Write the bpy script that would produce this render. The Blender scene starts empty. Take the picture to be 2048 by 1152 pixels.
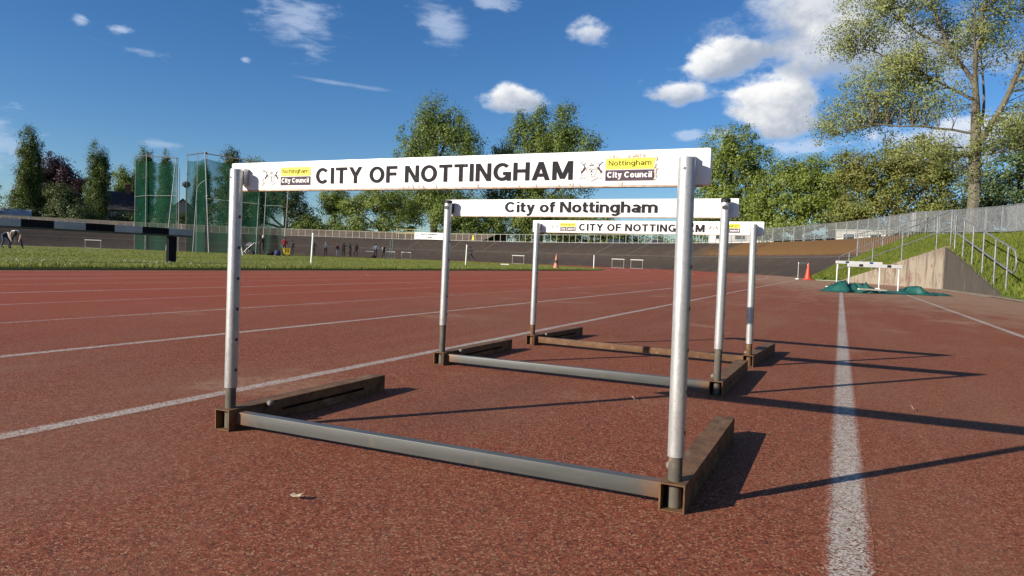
import bpy, bmesh, math, random
import numpy as np
from mathutils import Matrix, Vector
R = math.radians
scene = bpy.context.scene
COL = scene.collection
rng = np.random.default_rng(7)

# ------------------------------------------------------------------ camera
CAM_H = 0.45
cam_d = bpy.data.cameras.new('camera'); cam = bpy.data.objects.new('camera', cam_d); COL.objects.link(cam)
cam_d.sensor_width = 36; cam_d.lens = 24.855; cam_d.clip_start = 0.05; cam_d.clip_end = 9000
yaw, pitch, roll = R(24.85), R(-2.32), 0.0355
fwd = Vector((-math.sin(yaw)*math.cos(pitch), math.cos(yaw)*math.cos(pitch), math.sin(pitch)))
rt0 = Vector((math.cos(yaw), math.sin(yaw), 0)); up0 = rt0.cross(fwd)
rt = rt0*math.cos(roll) + up0*math.sin(roll); up = up0*math.cos(roll) - rt0*math.sin(roll)
m = Matrix((rt, up, -fwd)).transposed().to_4x4(); m.translation = (0, 0, CAM_H)
cam.matrix_world = m
scene.camera = cam

# ------------------------------------------------------------------ light
SUN_AZ, SUN_EL = R(37.3+180), R(23.4)          # compass bearing of the sun, clockwise from +Y
sun_dir = Vector((math.sin(SUN_AZ)*math.cos(SUN_EL), math.cos(SUN_AZ)*math.cos(SUN_EL), math.sin(SUN_EL)))
sl = bpy.data.lights.new('sun', 'SUN'); sl.energy = 5.0; sl.angle = R(0.53); sl.color = (1.0, 0.905, 0.775)
so = bpy.data.objects.new('sun', sl); COL.objects.link(so)
so.rotation_euler = (-sun_dir).to_track_quat('-Z', 'Y').to_euler(); so.location = (-20, -20, 30)
vs = scene.view_settings
vs.view_transform = 'Standard'; vs.look = 'None'; vs.gamma = 1; vs.use_curve_mapping = False
vs.exposure = 0.56
scene.cycles.max_bounces = 4; scene.cycles.diffuse_bounces = 2; scene.cycles.transparent_max_bounces = 16

# ------------------------------------------------------------------ node helpers
class NT:
    def __init__(s, tree): s.t = tree; s.n = tree.nodes; s.l = tree.links
    def new(s, typ, **kw):
        n = s.n.new(typ)
        for k, v in kw.items(): setattr(n, k, v)
        return n
    def put(s, sock, v):
        if v is None: return
        if isinstance(v, bpy.types.NodeSocket): s.l.new(v, sock)
        else:
            try: sock.default_value = v
            except Exception: sock.default_value = (*v, 1.0)
    def math(s, op, a, b=None, c=None, clamp=False):
        n = s.new('ShaderNodeMath', operation=op, use_clamp=clamp)
        s.put(n.inputs[0], a); s.put(n.inputs[1], b); s.put(n.inputs[2], c)
        return n.outputs[0]
    def smooth(s, v, a, b, lo=0.0, hi=1.0):
        n = s.new('ShaderNodeMapRange', interpolation_type='SMOOTHSTEP')
        s.put(n.inputs['Value'], v); s.put(n.inputs['From Min'], a); s.put(n.inputs['From Max'], b)
        s.put(n.inputs['To Min'], lo); s.put(n.inputs['To Max'], hi)
        return n.outputs[0]
    def mix(s, f, a, b, blend='MIX'):
        n = s.new('ShaderNodeMix', data_type='RGBA', blend_type=blend)
        s.put(n.inputs[0], f); s.put(n.inputs[6], a); s.put(n.inputs[7], b)
        return n.outputs[2]
    def noise(s, vec, scale, detail=3, rough=0.55, out=0, dist=0.0):
        n = s.new('ShaderNodeTexNoise'); s.put(n.inputs['Vector'], vec)
        n.inputs['Scale'].default_value = scale; n.inputs['Detail'].default_value = detail
        n.inputs['Roughness'].default_value = rough; n.inputs['Distortion'].default_value = dist
        return n.outputs[out]
    def voronoi(s, vec, scale, out='Color', feature='F1'):
        n = s.new('ShaderNodeTexVoronoi', feature=feature); s.put(n.inputs['Vector'], vec)
        n.inputs['Scale'].default_value = scale
        return n.outputs[out]
    def mapping(s, vec, scale=(1,1,1), loc=(0,0,0), rot=(0,0,0)):
        n = s.new('ShaderNodeMapping'); s.put(n.inputs[0], vec)
        n.inputs['Scale'].default_value = scale; n.inputs['Location'].default_value = loc; n.inputs['Rotation'].default_value = rot
        return n.outputs[0]
    def sep(s, v):
        n = s.new('ShaderNodeSeparateXYZ'); s.put(n.inputs[0], v); return n.outputs
    def bump(s, h, strength, dist):
        n = s.new('ShaderNodeBump'); s.put(n.inputs['Height'], h)
        n.inputs['Strength'].default_value = strength; n.inputs['Distance'].default_value = dist
        return n.outputs[0]
    def obj(s):  return s.new('ShaderNodeTexCoord').outputs['Object']
    def attr(s, name):
        return s.new('ShaderNodeAttribute', attribute_name=name).outputs['Fac']

MATS = {}
def material(name, build):
    if name in MATS: return MATS[name]
    mt = bpy.data.materials.new(name); mt.use_nodes = True
    mt.node_tree.nodes.clear(); t = NT(mt.node_tree)
    out = t.new('ShaderNodeOutputMaterial')
    t.l.new(build(t), out.inputs['Surface'])
    MATS[name] = mt
    return mt
def principled(t, color, rough=0.7, metal=0.0, normal=None, spec=0.5):
    p = t.new('ShaderNodeBsdfPrincipled')
    t.put(p.inputs['Base Color'], color); t.put(p.inputs['Roughness'], rough); t.put(p.inputs['Metallic'], metal)
    p.inputs['Specular IOR Level'].default_value = spec
    if normal is not None: t.l.new(normal, p.inputs['Normal'])
    return p.outputs[0]
def c4(c): return (c[0], c[1], c[2], 1.0)
def vary(name, c1, c2, scale=5.0, rough=0.7, metal=0.0, bump=0.0, bdist=0.01, detail=5, spec=0.5):
    """plain material: two tones of the same stuff mixed by noise"""
    def b(t):
        v = t.obj(); n = t.noise(v, scale, detail)
        col = t.mix(t.smooth(n, 0.35, 0.65), c4(c1), c4(c2))
        nm = t.bump(t.noise(v, scale*6, 4), bump, bdist) if bump else None
        return principled(t, col, rough, metal, nm, spec)
    return material(name, b)

# ------------------------------------------------------------------ world: sky with clouds
world = bpy.data.worlds.new('World'); scene.world = world; world.use_nodes = True
world.cycles.sampling_method = 'NONE'; scene.cycles.use_light_tree = False
world.node_tree.nodes.clear(); w = NT(world.node_tree)
wout = w.new('ShaderNodeOutputWorld')
sky = w.new('ShaderNodeTexSky', sky_type='NISHITA'); sky.sun_disc = False
sky.sun_elevation = SUN_EL; sky.sun_rotation = SUN_AZ; sky.altitude = 60
sky.air_density = 1.0; sky.dust_density = 0.1; sky.ozone_density = 3.0
gam = w.new('ShaderNodeHueSaturation'); gam.inputs['Saturation'].default_value = 1.22; gam.inputs['Value'].default_value = 1.0
w.l.new(sky.outputs[0], gam.inputs['Color'])
bg1 = w.new('ShaderNodeBackground'); bg1.inputs[1].default_value = 0.067
w.l.new(w.mix(1.0, gam.outputs[0], (.80, .95, 1.16, 1), 'MULTIPLY'), bg1.inputs[0])   # the camera's cool white balance
wv = w.new('ShaderNodeTexCoord').outputs['Generated']
sx, sy, sz = w.sep(wv)
az = w.math('ARCTAN2', sx, sy); el = w.math('ARCSINE', sz)
f1 = w.noise(w.mapping(wv, (1, 1, 1.5)), 13, 8, 0.6)
f2 = w.noise(w.mapping(wv, (1, 1, 1.3), (3.1, 1.7, .4)), 18, 4, 0.6)
f3 = w.noise(w.mapping(wv, (1, 1, 3.2), (1.1, 4.7, 2.4)), 19, 6, 0.62, dist=0.3)
CLOUDS = [  # azimuth, elevation, half width, half height, noise weight, softness, opacity, kind (0 puffy, 1 wispy), slope
    (-1.085, .115, .08, .035, 1.6, .9, .45, 1, 0),
    (-.985, .261, .010, .008, 1.9, 1.2, .6, 1, 0), (-.947, .257, .017, .006, 1.7, 1.1, .7, 1, 0),
    (-.922, .236, .040, .007, 1.8, 1.2, .5, 1, -.08), (-.801, .243, .008, .005, 1.5, 1.0, .6, 1, 0),
    (-.735, .300, .070, .042, 1.5, 1.2, .55, 1, -.25), (-.545, .318, .046, .038, 1.2, 1.1, .55, 1, -.3),
    (-.480, .352, .04, .02, 1.6, 1.0, .55, 1, 0), (-.68, .226, .08, .004, .8, .9, .3, 1, -.06),
    (-.90, .128, .03, .007, 1.5, .9, .35, 1, 0),
    (-.438, .219, .060, .022, 1.0, .55, .95, 0, 0), (-.332, .308, .042, .020, 1.7, .9, .75, 0, 0),
    (-.212, .233, .052, .018, 1.2, .6, .92, 0, -.05),
    (-.094, .207, .064, .050, .9, .5, 1.0, 0, 0),
    (-.030, .330, .165, .075, 1.0, .9, .97, 2, .1), (-.160, .272, .075, .030, 1.1, .6, .97, 0, .25), (.04, .275, .14, .065, 1.0, .9, .92, 2, 0),
    (-.195, .175, .022, .008, 1.4, .8, .6, 1, 0), (-.155, .176, .02, .01, 1.4, .8, .6, 1, 0),
    (-.045, .160, .05, .014, 1.3, .8, .7, 1, 0), (.12, .16, .10, .04, 1.3, .8, .8, 0, 0), (.25, .33, .12, .09, 1.2, .8, .9, 2, 0)]
col = None; dens_total = None
LIT, SHADE, WISP = (.98, .975, .96, 1), (.36, .415, .52, 1), (.58, .68, .86, 1)
prev = None
cloud_col = None; cloud_a = None
for (a0, e0, ra, re, k, soft, op, kind, slope) in CLOUDS:
    da = w.math('SUBTRACT', az, a0)
    de = w.math('SUBTRACT', w.math('SUBTRACT', el, e0), w.math('MULTIPLY', da, slope))
    u = w.math('DIVIDE', da, ra); v = w.math('DIVIDE', de, re)
    d = w.math('SQRT', w.math('ADD', w.math('MULTIPLY', u, u), w.math('MULTIPLY', v, v)))
    nz = f3 if kind == 1 else f1
    val = w.math('ADD', w.math('SUBTRACT', 1.0, d), w.math('MULTIPLY', w.math('SUBTRACT', nz, 0.5), k*2.2))
    dens = w.math('MULTIPLY', w.smooth(val, 0.0, soft if kind == 1 else soft*.85), op)
    if kind == 1: cc = WISP
    else:
        sh = w.math('ADD', w.math('MULTIPLY', v, .80), w.math('MULTIPLY', w.math('SUBTRACT', f2, .5), 1.7))
        sh = w.math('SUBTRACT', sh, w.math('MULTIPLY', u, .18))
        cc = w.mix(w.smooth(sh, -.55 if kind == 0 else -.3, .55 if kind == 0 else .9), SHADE, LIT)
    if cloud_col is None: cloud_col, cloud_a = (w.mix(0.0, cc, cc), dens)
    else:
        cloud_col = w.mix(dens, cloud_col, cc)
        cloud_a = w.math('SUBTRACT', 1.0, w.math('MULTIPLY', w.math('SUBTRACT', 1.0, cloud_a), w.math('SUBTRACT', 1.0, dens)))
# the same broken cloud goes on round the rest of the sky
back = w.math('MULTIPLY', w.smooth(w.math('ABSOLUTE', w.math('ADD', az, .38)), .95, 1.25), w.smooth(el, .02, .2))
bn = w.noise(w.mapping(wv, (1, 1, 2.2), (7, 2, 5)), 4.0, 4, .55)
bd = w.math('MULTIPLY', w.smooth(bn, .56, .68), back)
cloud_col = w.mix(bd, cloud_col, w.mix(w.smooth(f2, .35, .6), SHADE, LIT))
cloud_a = w.math('MAXIMUM', cloud_a, w.math('MULTIPLY', bd, .85))
bg2 = w.new('ShaderNodeBackground'); w.l.new(cloud_col, bg2.inputs[0]); bg2.inputs[1].default_value = 0.72
mx = w.new('ShaderNodeMixShader'); w.l.new(cloud_a, mx.inputs[0]); w.l.new(bg1.outputs[0], mx.inputs[1]); w.l.new(bg2.outputs[0], mx.inputs[2])
w.l.new(mx.outputs[0], wout.inputs[0])

# ------------------------------------------------------------------ mesh helpers
def link(o, parent=None):
    COL.objects.link(o)
    if parent is not None: o.parent = parent
    return o
def tag(o, label=None, cat=None, group=None, kind=None):
    if label: o['label'] = label
    if cat: o['category'] = cat
    if group: o['group'] = group
    if kind: o['kind'] = kind
    return o
def empty(name, loc, label, cat, group=None, rz=0.0):
    o = bpy.data.objects.new(name, None); o.empty_display_size = .1
    o.location = loc; o.rotation_euler = (0, 0, rz)
    link(o); tag(o, label, cat, group); return o
def np_mesh(name, verts, faces, mat, parent=None, smooth=False, attr=None):
    """verts (n,3); faces (m,k) with one k for all"""
    verts = np.asarray(verts, np.float32); faces = np.asarray(faces, np.int32); k = faces.shape[1]
    me = bpy.data.meshes.new(name)
    me.vertices.add(len(verts)); me.vertices.foreach_set('co', verts.ravel())
    me.loops.add(faces.size); me.loops.foreach_set('vertex_index', faces.ravel())
    me.polygons.add(len(faces)); me.polygons.foreach_set('loop_start', np.arange(len(faces), dtype=np.int32)*k)
    me.polygons.foreach_set('loop_total', np.full(len(faces), k, np.int32))
    if smooth: me.polygons.foreach_set('use_smooth', np.ones(len(faces), bool))
    me.update(calc_edges=True)
    if attr is not None:
        a = me.attributes.new('tint', 'FLOAT', 'FACE'); a.data.foreach_set('value', np.asarray(attr, np.float32))
    me.materials.append(mat)
    return link(bpy.data.objects.new(name, me), parent)
class MB:
    def __init__(s): s.v = []; s.f = []; s.mi = []; s.cur = 0
    def add(s, vs, fs):
        b = len(s.v); s.v += [tuple(p) for p in vs]
        for f in fs: s.f.append([b+i for i in f]); s.mi.append(s.cur)
    def box(s, x0, x1, y0, y1, z0, z1, M=None):
        vs = [(x0,y0,z0),(x1,y0,z0),(x1,y1,z0),(x0,y1,z0),(x0,y0,z1),(x1,y0,z1),(x1,y1,z1),(x0,y1,z1)]
        if M is not None: vs = [tuple(M @ Vector(p)) for p in vs]
        s.add(vs, [(3,2,1,0),(4,5,6,7),(0,1,5,4),(1,2,6,5),(2,3,7,6),(3,0,4,7)])
    def tube(s, pts, rad, n=8, caps=True):
        pts = [Vector(p) for p in pts]
        if not hasattr(rad, '__len__'): rad = [rad]*len(pts)
        rings = []
        d0 = (pts[1]-pts[0]).normalized()
        ref = Vector((0,0,1)) if abs(d0.z) < .9 else Vector((1,0,0))
        u = d0.cross(ref).normalized()
        vs = []
        for i, p in enumerate(pts):
            d = (pts[min(i+1, len(pts)-1)]-pts[max(i-1, 0)]).normalized()
            u = (u - d*u.dot(d)).normalized(); v = d.cross(u)
            for j in range(n):
                a = 2*math.pi*j/n
                vs.append(p + (u*math.cos(a)+v*math.sin(a))*rad[i])
        fs = []
        for i in range(len(pts)-1):
            for j in range(n):
                a, b = i*n+j, i*n+(j+1) % n
                fs.append((a, b, b+n, a+n))
        if caps:
            fs.append(tuple(range(n-1, -1, -1))); fs.append(tuple((len(pts)-1)*n+j for j in range(n)))
        s.add(vs, fs)
    def lathe(s, prof, n=16, center=(0,0,0), axis='z'):
        vs = []; fs = []
        for r, h in prof:
            for j in range(n):
                a = 2*math.pi*j/n; q = (r*math.cos(a), r*math.sin(a), h)
                if axis == 'x': q = (h, q[0], q[1])
                if axis == 'y': q = (q[0], h, q[1])
                vs.append((center[0]+q[0], center[1]+q[1], center[2]+q[2]))
        for i in range(len(prof)-1):
            for j in range(n):
                a, b = i*n+j, i*n+(j+1) % n; fs.append((a, b, b+n, a+n))
        fs.append(tuple(range(n-1,-1,-1))); fs.append(tuple((len(prof)-1)*n+j for j in range(n)))
        s.add(vs, fs)
    def ball(s, c, r, n=12, sq=(1,1,1)):
        prof = [(max(r*math.sin(math.pi*i/8), r*.02), -r*math.cos(math.pi*i/8)) for i in range(9)]
        b = len(s.v); s.lathe(prof, n, (0,0,0))
        for i in range(b, len(s.v)):
            p = s.v[i]; s.v[i] = (c[0]+p[0]*sq[0], c[1]+p[1]*sq[1], c[2]+p[2]*sq[2])
    def poly(s, pts, y, th=0.0):
        """outline in x,z facing -Y at depth y"""
        s.add([(p[0], y, p[1]) for p in pts], [tuple(range(len(pts)))])
    def extrude(s, pts, x0, x1, axis='y'):
        """outline extruded along an axis; pts are in the two other axes (x,z for y; y,z for x; x,y for z)"""
        n = len(pts)
        def mk(p, h): return {'y': (p[0], h, p[1]), 'x': (h, p[0], p[1]), 'z': (p[0], p[1], h)}[axis]
        vs = [mk(p, x0) for p in pts]+[mk(p, x1) for p in pts]
        fs = [tuple(range(n)), tuple(range(2*n-1, n-1, -1))]+[(i, i+n, (i+1) % n+n, (i+1) % n) for i in range(n)]
        s.add(vs, fs)
    def wall(s, x0, x1, y0, y1, z0, z1, holes):
        """upright plate in y-z with rectangular holes (ya,yb,za,zb), sorted and apart in y"""
        y = y0
        for ya, yb, za, zb in holes:
            s.box(x0, x1, y, ya, z0, z1)
            s.box(x0, x1, ya, yb, z0, za); s.box(x0, x1, ya, yb, zb, z1)
            y = yb
        s.box(x0, x1, y, y1, z0, z1)
    def build(s, name, mats, parent=None, smooth=False, bevel=0.0, seg=2, label=None):
        me = bpy.data.meshes.new(name); me.from_pydata(s.v, [], s.f)
        if not isinstance(mats, (list, tuple)): mats = [mats]
        for mm in mats: me.materials.append(mm)
        me.polygons.foreach_set('material_index', s.mi)
        bm = bmesh.new(); bm.from_mesh(me)
        bmesh.ops.recalc_face_normals(bm, faces=bm.faces)
        if bevel:
            es = [e for e in bm.edges if len(e.link_faces) == 2 and e.calc_face_angle() > .6]
            bmesh.ops.bevel(bm, geom=es, offset=bevel, segments=seg, affect='EDGES', profile=.6, clamp_overlap=True)
        bm.to_mesh(me); bm.free()
        if smooth:
            me.polygons.foreach_set('use_smooth', [True]*len(me.polygons))
            try: me.set_sharp_from_angle(angle=R(38))
            except Exception: pass
        o = link(bpy.data.objects.new(name, me), parent)
        if label: o['label'] = label
        return o
def copy_thing(o, label=None, loc=None, rz=None):
    def cp(a, parent):
        c = a.copy(); COL.objects.link(c); c.parent = parent
        for ch in a.children: cp(ch, c)
        return c
    c = cp(o, None)
    if label: c['label'] = label
    if loc is not None: c.location = loc
    if rz is not None: c.rotation_euler = (0, 0, rz)
    return c
def _el(cx, cy, rx, ry, a0, a1, n=20):
    return [(cx+rx*math.cos(R(a)), cy+ry*math.sin(R(a))) for a in np.linspace(a0, a1, n)]
def glyph(ch, w):
    """width and centre-line strokes of a plain grotesque letter, cap height 1, stroke weight w"""
    h = w/2; X = .74
    def ell(W, H, a0=0, a1=360): return _el(W/2, H/2, W/2-h, H/2-h, a0, a1, 25)
    def arch(x0, x1, foot=0):
        r = (x1-x0)/2; return [(x0, X-h-r*1.0)]+_el((x0+x1)/2, X-h-r*.9, r, r*.9, 170, 0, 10)+[(x1, foot)]
    G = {
     ' ': (.20, []), 'I': (w, [[(h, 0), (h, 1)]]), 'T': (.64, [[(0, 1-h), (.64, 1-h)], [(.32, 0), (.32, 1-w)]]),
     'C': (.76, [ell(.76, 1, 40, 320)]), 'O': (.80, [ell(.80, 1)]), 'G': (.80, [ell(.80, 1, 42, 330), [(.80-h, 0), (.80-h, .50)], [(.44, .50-h), (.80-w, .50-h)]]),
     'Y': (.74, [[(h*1.15, 1.0), (.37, .44), (.37, 0)], [(.74-h*1.15, 1.0), (.37, .44)]]),
     'F': (.58, [[(h, 0), (h, 1)], [(w, 1-h), (.58, 1-h)], [(w, .52), (.53, .52)]]),
     'N': (.72, [[(h, 0), (h, 1)], [(.72-h, 0), (.72-h, 1)], [(h*1.1, 1), (.72-h*1.1, 0)]]),
     'H': (.72, [[(h, 0), (h, 1)], [(.72-h, 0), (.72-h, 1)], [(w, .53), (.72-w, .53)]]),
     'A': (.78, [[(h*1.1, 0), (.39, 1.0)], [(.78-h*1.1, 0), (.39, 1.0)], [(.22, .28), (.56, .28)]]),
     'M': (.86, [[(h, 0), (h, 1)], [(.86-h, 0), (.86-h, 1)], [(h*1.15, 1), (.43, .06)], [(.86-h*1.15, 1), (.43, .06)]]),
     'o': (.60, [ell(.60, X)]), 'c': (.54, [ell(.56, X, 45, 315)]), 'i': (w, [[(h, 0), (h, X)], [(h, .86), (h, 1.01)]]), 'l': (w, [[(h, 0), (h, 1)]]),
     't': (.36, [[(.15, .94), (.15, .20)]+_el(.27, .20, .12, .20-h, 180, 270, 5)+[(.36, h)], [(0, X-h), (.36, X-h)]]),
     'f': (.36, [[(.15, 0), (.15, .80)]+_el(.27, .80, .12, .20-h, 180, 90, 5)+[(.37, 1-h)], [(0, X-h), (.35, X-h)]]),
     'y': (.58, [[(h*1.1, X), (.29, .06)], [(.58-h*1.1, X), (.25, -.14), (.17, -.22), (.03, -.22)]]),
     'n': (.57, [[(h, 0), (h, X)], arch(h, .57-h)]), 'h': (.57, [[(h, 0), (h, 1)], arch(h, .57-h)]), 'm': (.92, [[(h, 0), (h, X)], arch(h, .46), arch(.46, .92-h)]),
     'u': (.57, [[(.57-h, 0), (.57-h, X)], [(h, X)]+_el(.285, .27, .285-h, .27-h, 180, 350, 10)]),
     'g': (.60, [_el(.29, X/2, .29-h, X/2-h, 0, 360, 24), [(.60-h, X), (.60-h, -.04)]+_el(.31, -.04, .29-h, .16, 0, -150, 9)]),
     'a': (.55, [[(.55-h, 0), (.55-h, .46)]+_el(.28, .46, .27-h, X-h-.46, 0, 150, 9), _el(.25, .22, .25-h, .22-h, 0, 360, 18)]),
     'e': (.58, [_el(.29, X/2, .29-h, X/2-h, 0, 315, 22), [(w*.8, X/2), (.58-w*.5, X/2)]]), 'b': (.60, [[(h, 0), (h, 1)], _el(.31, X/2, .29-h, X/2-h, 0, 360, 24)]),
     's': (.50, [[(.46, X-h-.06)]+_el(.25, X-h-.14, .17, .14, 50, 250, 8)+_el(.25, h+.14, .18, .14, 70, -130, 8)])}
    return G[ch]
def text_mesh(body, x0, x1, z0, z1, y, weight, gap=.10):
    """words fitted into x0..x1 with capitals standing from z0 to z1, facing -Y at depth y; one mesh per word"""
    adv = 0.0; words = [[]]
    for ch in body:
        W, st = glyph(ch, weight)
        if ch == ' ': words.append([])
        for s in st: words[-1].append([(p[0]+adv, p[1]) for p in s])
        adv += W+gap
    adv -= gap
    return [word_mesh(S, (x1-x0)/adv, z1-z0, x0, z0, y, weight) for S in words]
def word_mesh(S, kx, kz, x0, z0, y, weight):
    V = []; F = []
    for q, s in enumerate(S):
        b = len(V); n = len(s); closed = n > 3 and (Vector(s[0])-Vector(s[-1])).length < 1e-6
        lo = min(p[1] for p in s); hi = max(p[1] for p in s)
        for i, p in enumerate(s):
            a = Vector(s[i-1]) if i else (Vector(s[-2]) if closed else Vector(s[0])); c = Vector(s[i+1]) if i < n-1 else (Vector(s[1]) if closed else Vector(s[-1]))
            d = (c-a).normalized(); nr = Vector((-d.y, d.x))*weight/2
            if 0 < i < n-1 or closed:
                d1 = (Vector(p)-a).normalized(); nr /= max(.5, abs(d.dot(d1)))
            elif abs(d.y) > .3 and abs(d.x) > .05 and n <= 3: nr = Vector((-1 if d.y > 0 else 1, 0))*weight*.55     # diagonals end on the line
            for sg in (1, -1):
                w_ = Vector(p)+nr*sg; V.append((x0+w_.x*kx, y-2e-5*(q % 5), z0+w_.y*kz))
        for i in range(n-1): F.append((b+2*i, b+2*i+1, b+2*i+3, b+2*i+2))
    me = bpy.data.meshes.new('lettering'); me.from_pydata(V, [], F); return me

# ------------------------------------------------------------------ ground materials
def track_nodes(t):
    """the red granule running surface in world metres; returns colour, height, mask noise"""
    v = t.obj()
    g = t.voronoi(v, 285, 'Color'); gs = t.sep(g)
    g2 = t.sep(t.voronoi(v, 95, 'Color'))
    big = t.noise(v, .55, 5, .6); mid = t.noise(t.mapping(v, (1.0, .35, 1)), 2.6, 6, .65)
    fine = t.noise(v, 34, 4, .6)
    red = t.mix(gs[0], (.110, .024, .010, 1), (.385, .104, .048, 1))
    red = t.mix(t.smooth(gs[1], .80, .95, 0, .75), red, (.50, .29, .165, 1))     # worn pale grains
    red = t.mix(t.smooth(gs[2], .80, .95, 0, .62), red, (.030, .015, .012, 1))     # pits
    red = t.mix(t.smooth(g2[0], .7, 1.0, 0, .25), red, (.38, .19, .10, 1))
    dust = t.smooth(t.math('ADD', t.math('MULTIPLY', big, .6), t.math('MULTIPLY', mid, .5)), .50, .72, 0, .50)
    dust = t.math('MULTIPLY', dust, t.smooth(fine, .25, .6, .35, 1))
    red = t.mix(dust, red, t.mix(gs[2], (.18, .085, .045, 1), (.38, .215, .130, 1)))
    dark = t.smooth(t.noise(t.mapping(v, (1, .3, 1), (5, 3, 0)), .9, 5, .6), .55, .75, 0, .35)
    red = t.mix(dark, red, (.10, .026, .022, 1))
    lane = t.noise(t.mapping(v, (1, .07, 1), (2, 7, 0)), 1.5, 4, .6)
    red = t.mix(t.smooth(lane, .50, .66, 0, .38), red, t.mix(gs[1], (.20, .080, .042, 1), (.40, .20, .115, 1)))     # worn running lines
    spot = t.math('MULTIPLY', t.smooth(t.noise(t.mapping(v, (1, 1, 1), (9, 1, 0)), 1.15, 4, .55), .60, .70), t.smooth(fine, .3, .6))
    red = t.mix(t.math('MULTIPLY', spot, .55), red, (.40, .25, .155, 1))     # dusty spots
    # cleaner, redder inner lanes; sandy drift at the outside end of the straight
    x, y, z = t.sep(v)
    inner = t.smooth(x, -2.2, -6.0, 0, .75)
    red = t.mix(inner, red, t.mix(gs[0], (.21, .036, .015, 1), (.42, .095, .043, 1)))
    edge = t.math('ADD', t.math('ADD', t.math('MULTIPLY', x, .20), t.math('MULTIPLY', y, .055)), t.math('MULTIPLY', t.math('SUBTRACT', mid, .5), 1.3))
    sand = t.smooth(edge, .50, 1.15, 0, .88)
    sand = t.math('MULTIPLY', sand, t.smooth(x, -7.5, -2.5))
    red = t.mix(sand, red, t.mix(fine, (.23, .13, .075, 1), (.40, .26, .165, 1)))
    h = t.math('ADD', t.math('MULTIPLY', gs[1], .35), t.math('MULTIPLY', t.noise(v, 420, 2, .6), 1.1))
    h = t.math('ADD', h, t.math('MULTIPLY', g2[1], .25))
    return red, h, gs, fine, v, mid
def b_track(t):
    c, h, gs, fine, v, mid = track_nodes(t)
    return principled(t, c, .82, 0, t.bump(h, .95, .0055), .25)
M_track = material('track_rubber', b_track)
def line_mat(name, wear, half):
    def b(t):
        c, h, gs, fine, v, mid = track_nodes(t)
        u = t.attr('across')                          # -1..1 across the painted line
        edge = t.math('ABSOLUTE', u)
        n = t.math('ADD', t.math('MULTIPLY', gs[0], .55), t.math('MULTIPLY', fine, .45))
        n = t.math('ADD', n, t.math('MULTIPLY', t.math('SUBTRACT', mid, .5), .5))
        keep = t.math('MULTIPLY', t.smooth(n, wear-.12, wear+.10), t.smooth(t.math('ADD', edge, t.math('MULTIPLY', gs[2], .35)), .80, 1.02, 1, 0))
        c = t.mix(keep, c, t.mix(gs[1], (.30, .25, .21, 1), (.60, .54, .47, 1)))
        return principled(t, c, .78, 0, t.bump(h, .7, .004), .35)
    return material(name, b)
M_line = line_mat('worn_line_paint', .40, .03)
M_line_faint = line_mat('faint_line_paint', .60, .03)
M_line_near = line_mat('near_line_paint', .38, .03)

def b_bank(t):
    v = t.obj(); x, y, z = t.sep(v)
    dx = t.math('ADD', x, 48.0); dy = t.math('SUBTRACT', y, 32.0)
    ang = t.math('ARCTAN2', dy, dx)
    n = t.noise(v, .6, 6, .6); f = t.noise(v, 6, 5, .6)
    c = t.mix(n, (.030, .023, .019, 1), (.064, .050, .041, 1))
    c = t.mix(t.smooth(f, .48, .70, 0, .6), c, (.095, .073, .055, 1))
    c = t.mix(t.smooth(t.noise(v, 1.7, 6, .7), .52, .66, 0, .55), c, (.080, .056, .036, 1))
    streak = t.noise(t.mapping(v, (1, 1, .15)), 3.0, 4, .6)
    c = t.mix(t.smooth(streak, .58, .75, 0, .4), c, (.09, .072, .058, 1))
    # moss and dead grass on the upper half at the near end
    wob = t.noise(v, .35, 5, .6)
    e = t.math('ADD', ang, t.math('MULTIPLY', t.math('SUBTRACT', wob, .5), .5))
    moss = t.math('MULTIPLY', t.smooth(e, .86, .66), t.smooth(t.math('ADD', z, t.math('MULTIPLY', t.math('SUBTRACT', f, .5), .5)), 1.38, 1.62))
    c = t.mix(t.math('MULTIPLY', moss, .9), c, t.mix(f, (.100, .052, .017, 1), (.21, .112, .038, 1)))
    low = t.math('MULTIPLY', t.smooth(z, .35, .0), t.smooth(n, .45, .65))
    c = t.mix(t.math('MULTIPLY', low, .5), c, (.12, .085, .05, 1))
    return principled(t, c, .9, 0, t.bump(f, .4, .03), .2)
M_bank = material('old_tarmac', b_bank)
M_seam = vary('pale_seam', (.060, .050, .042), (.095, .08, .068), 3, .9)
def b_grass(t):
    v = t.obj(); n = t.noise(v, .35, 6, .6); f = t.noise(v, 9, 5, .7)
    c = t.mix(n, (.150, .170, .040, 1), (.240, .235, .070, 1))
    c = t.mix(t.smooth(f, .45, .7, 0, .6), c, (.23, .215, .085, 1))
    c = t.mix(t.smooth(f, .5, .3, 0, .6), c, (.075, .095, .024, 1))
    return principled(t, c, .9, 0, t.bump(f, .8, .05), .1)
M_grass = material('mown_grass', b_grass)
def b_blade(lo, hi, dry):
    def b(t):
        a = t.attr('tint')
        c = t.mix(a, c4(lo), c4(hi)); c = t.mix(t.smooth(a, .86, .95, 0, .8), c, c4(dry))
        d = t.new('ShaderNodeBsdfDiffuse'); t.put(d.inputs[0], c)
        tr = t.new('ShaderNodeBsdfTranslucent'); t.put(tr.inputs[0], c)
        mx = t.new('ShaderNodeMixShader'); mx.inputs[0].default_value = .3
        t.l.new(d.outputs[0], mx.inputs[1]); t.l.new(tr.outputs[0], mx.inputs[2]); return mx.outputs[0]
    return b
M_blade = material('grass_blades', b_blade((.140, .180, .036), (.265, .290, .078), (.40, .33, .15)))
M_blade_lush = material('slope_grass_blades', b_blade((.105, .150, .022), (.235, .265, .055), (.32, .28, .11)))
M_earth = vary('outer_ground', (.09, .085, .04), (.14, .12, .065), .2, .95)
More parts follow.
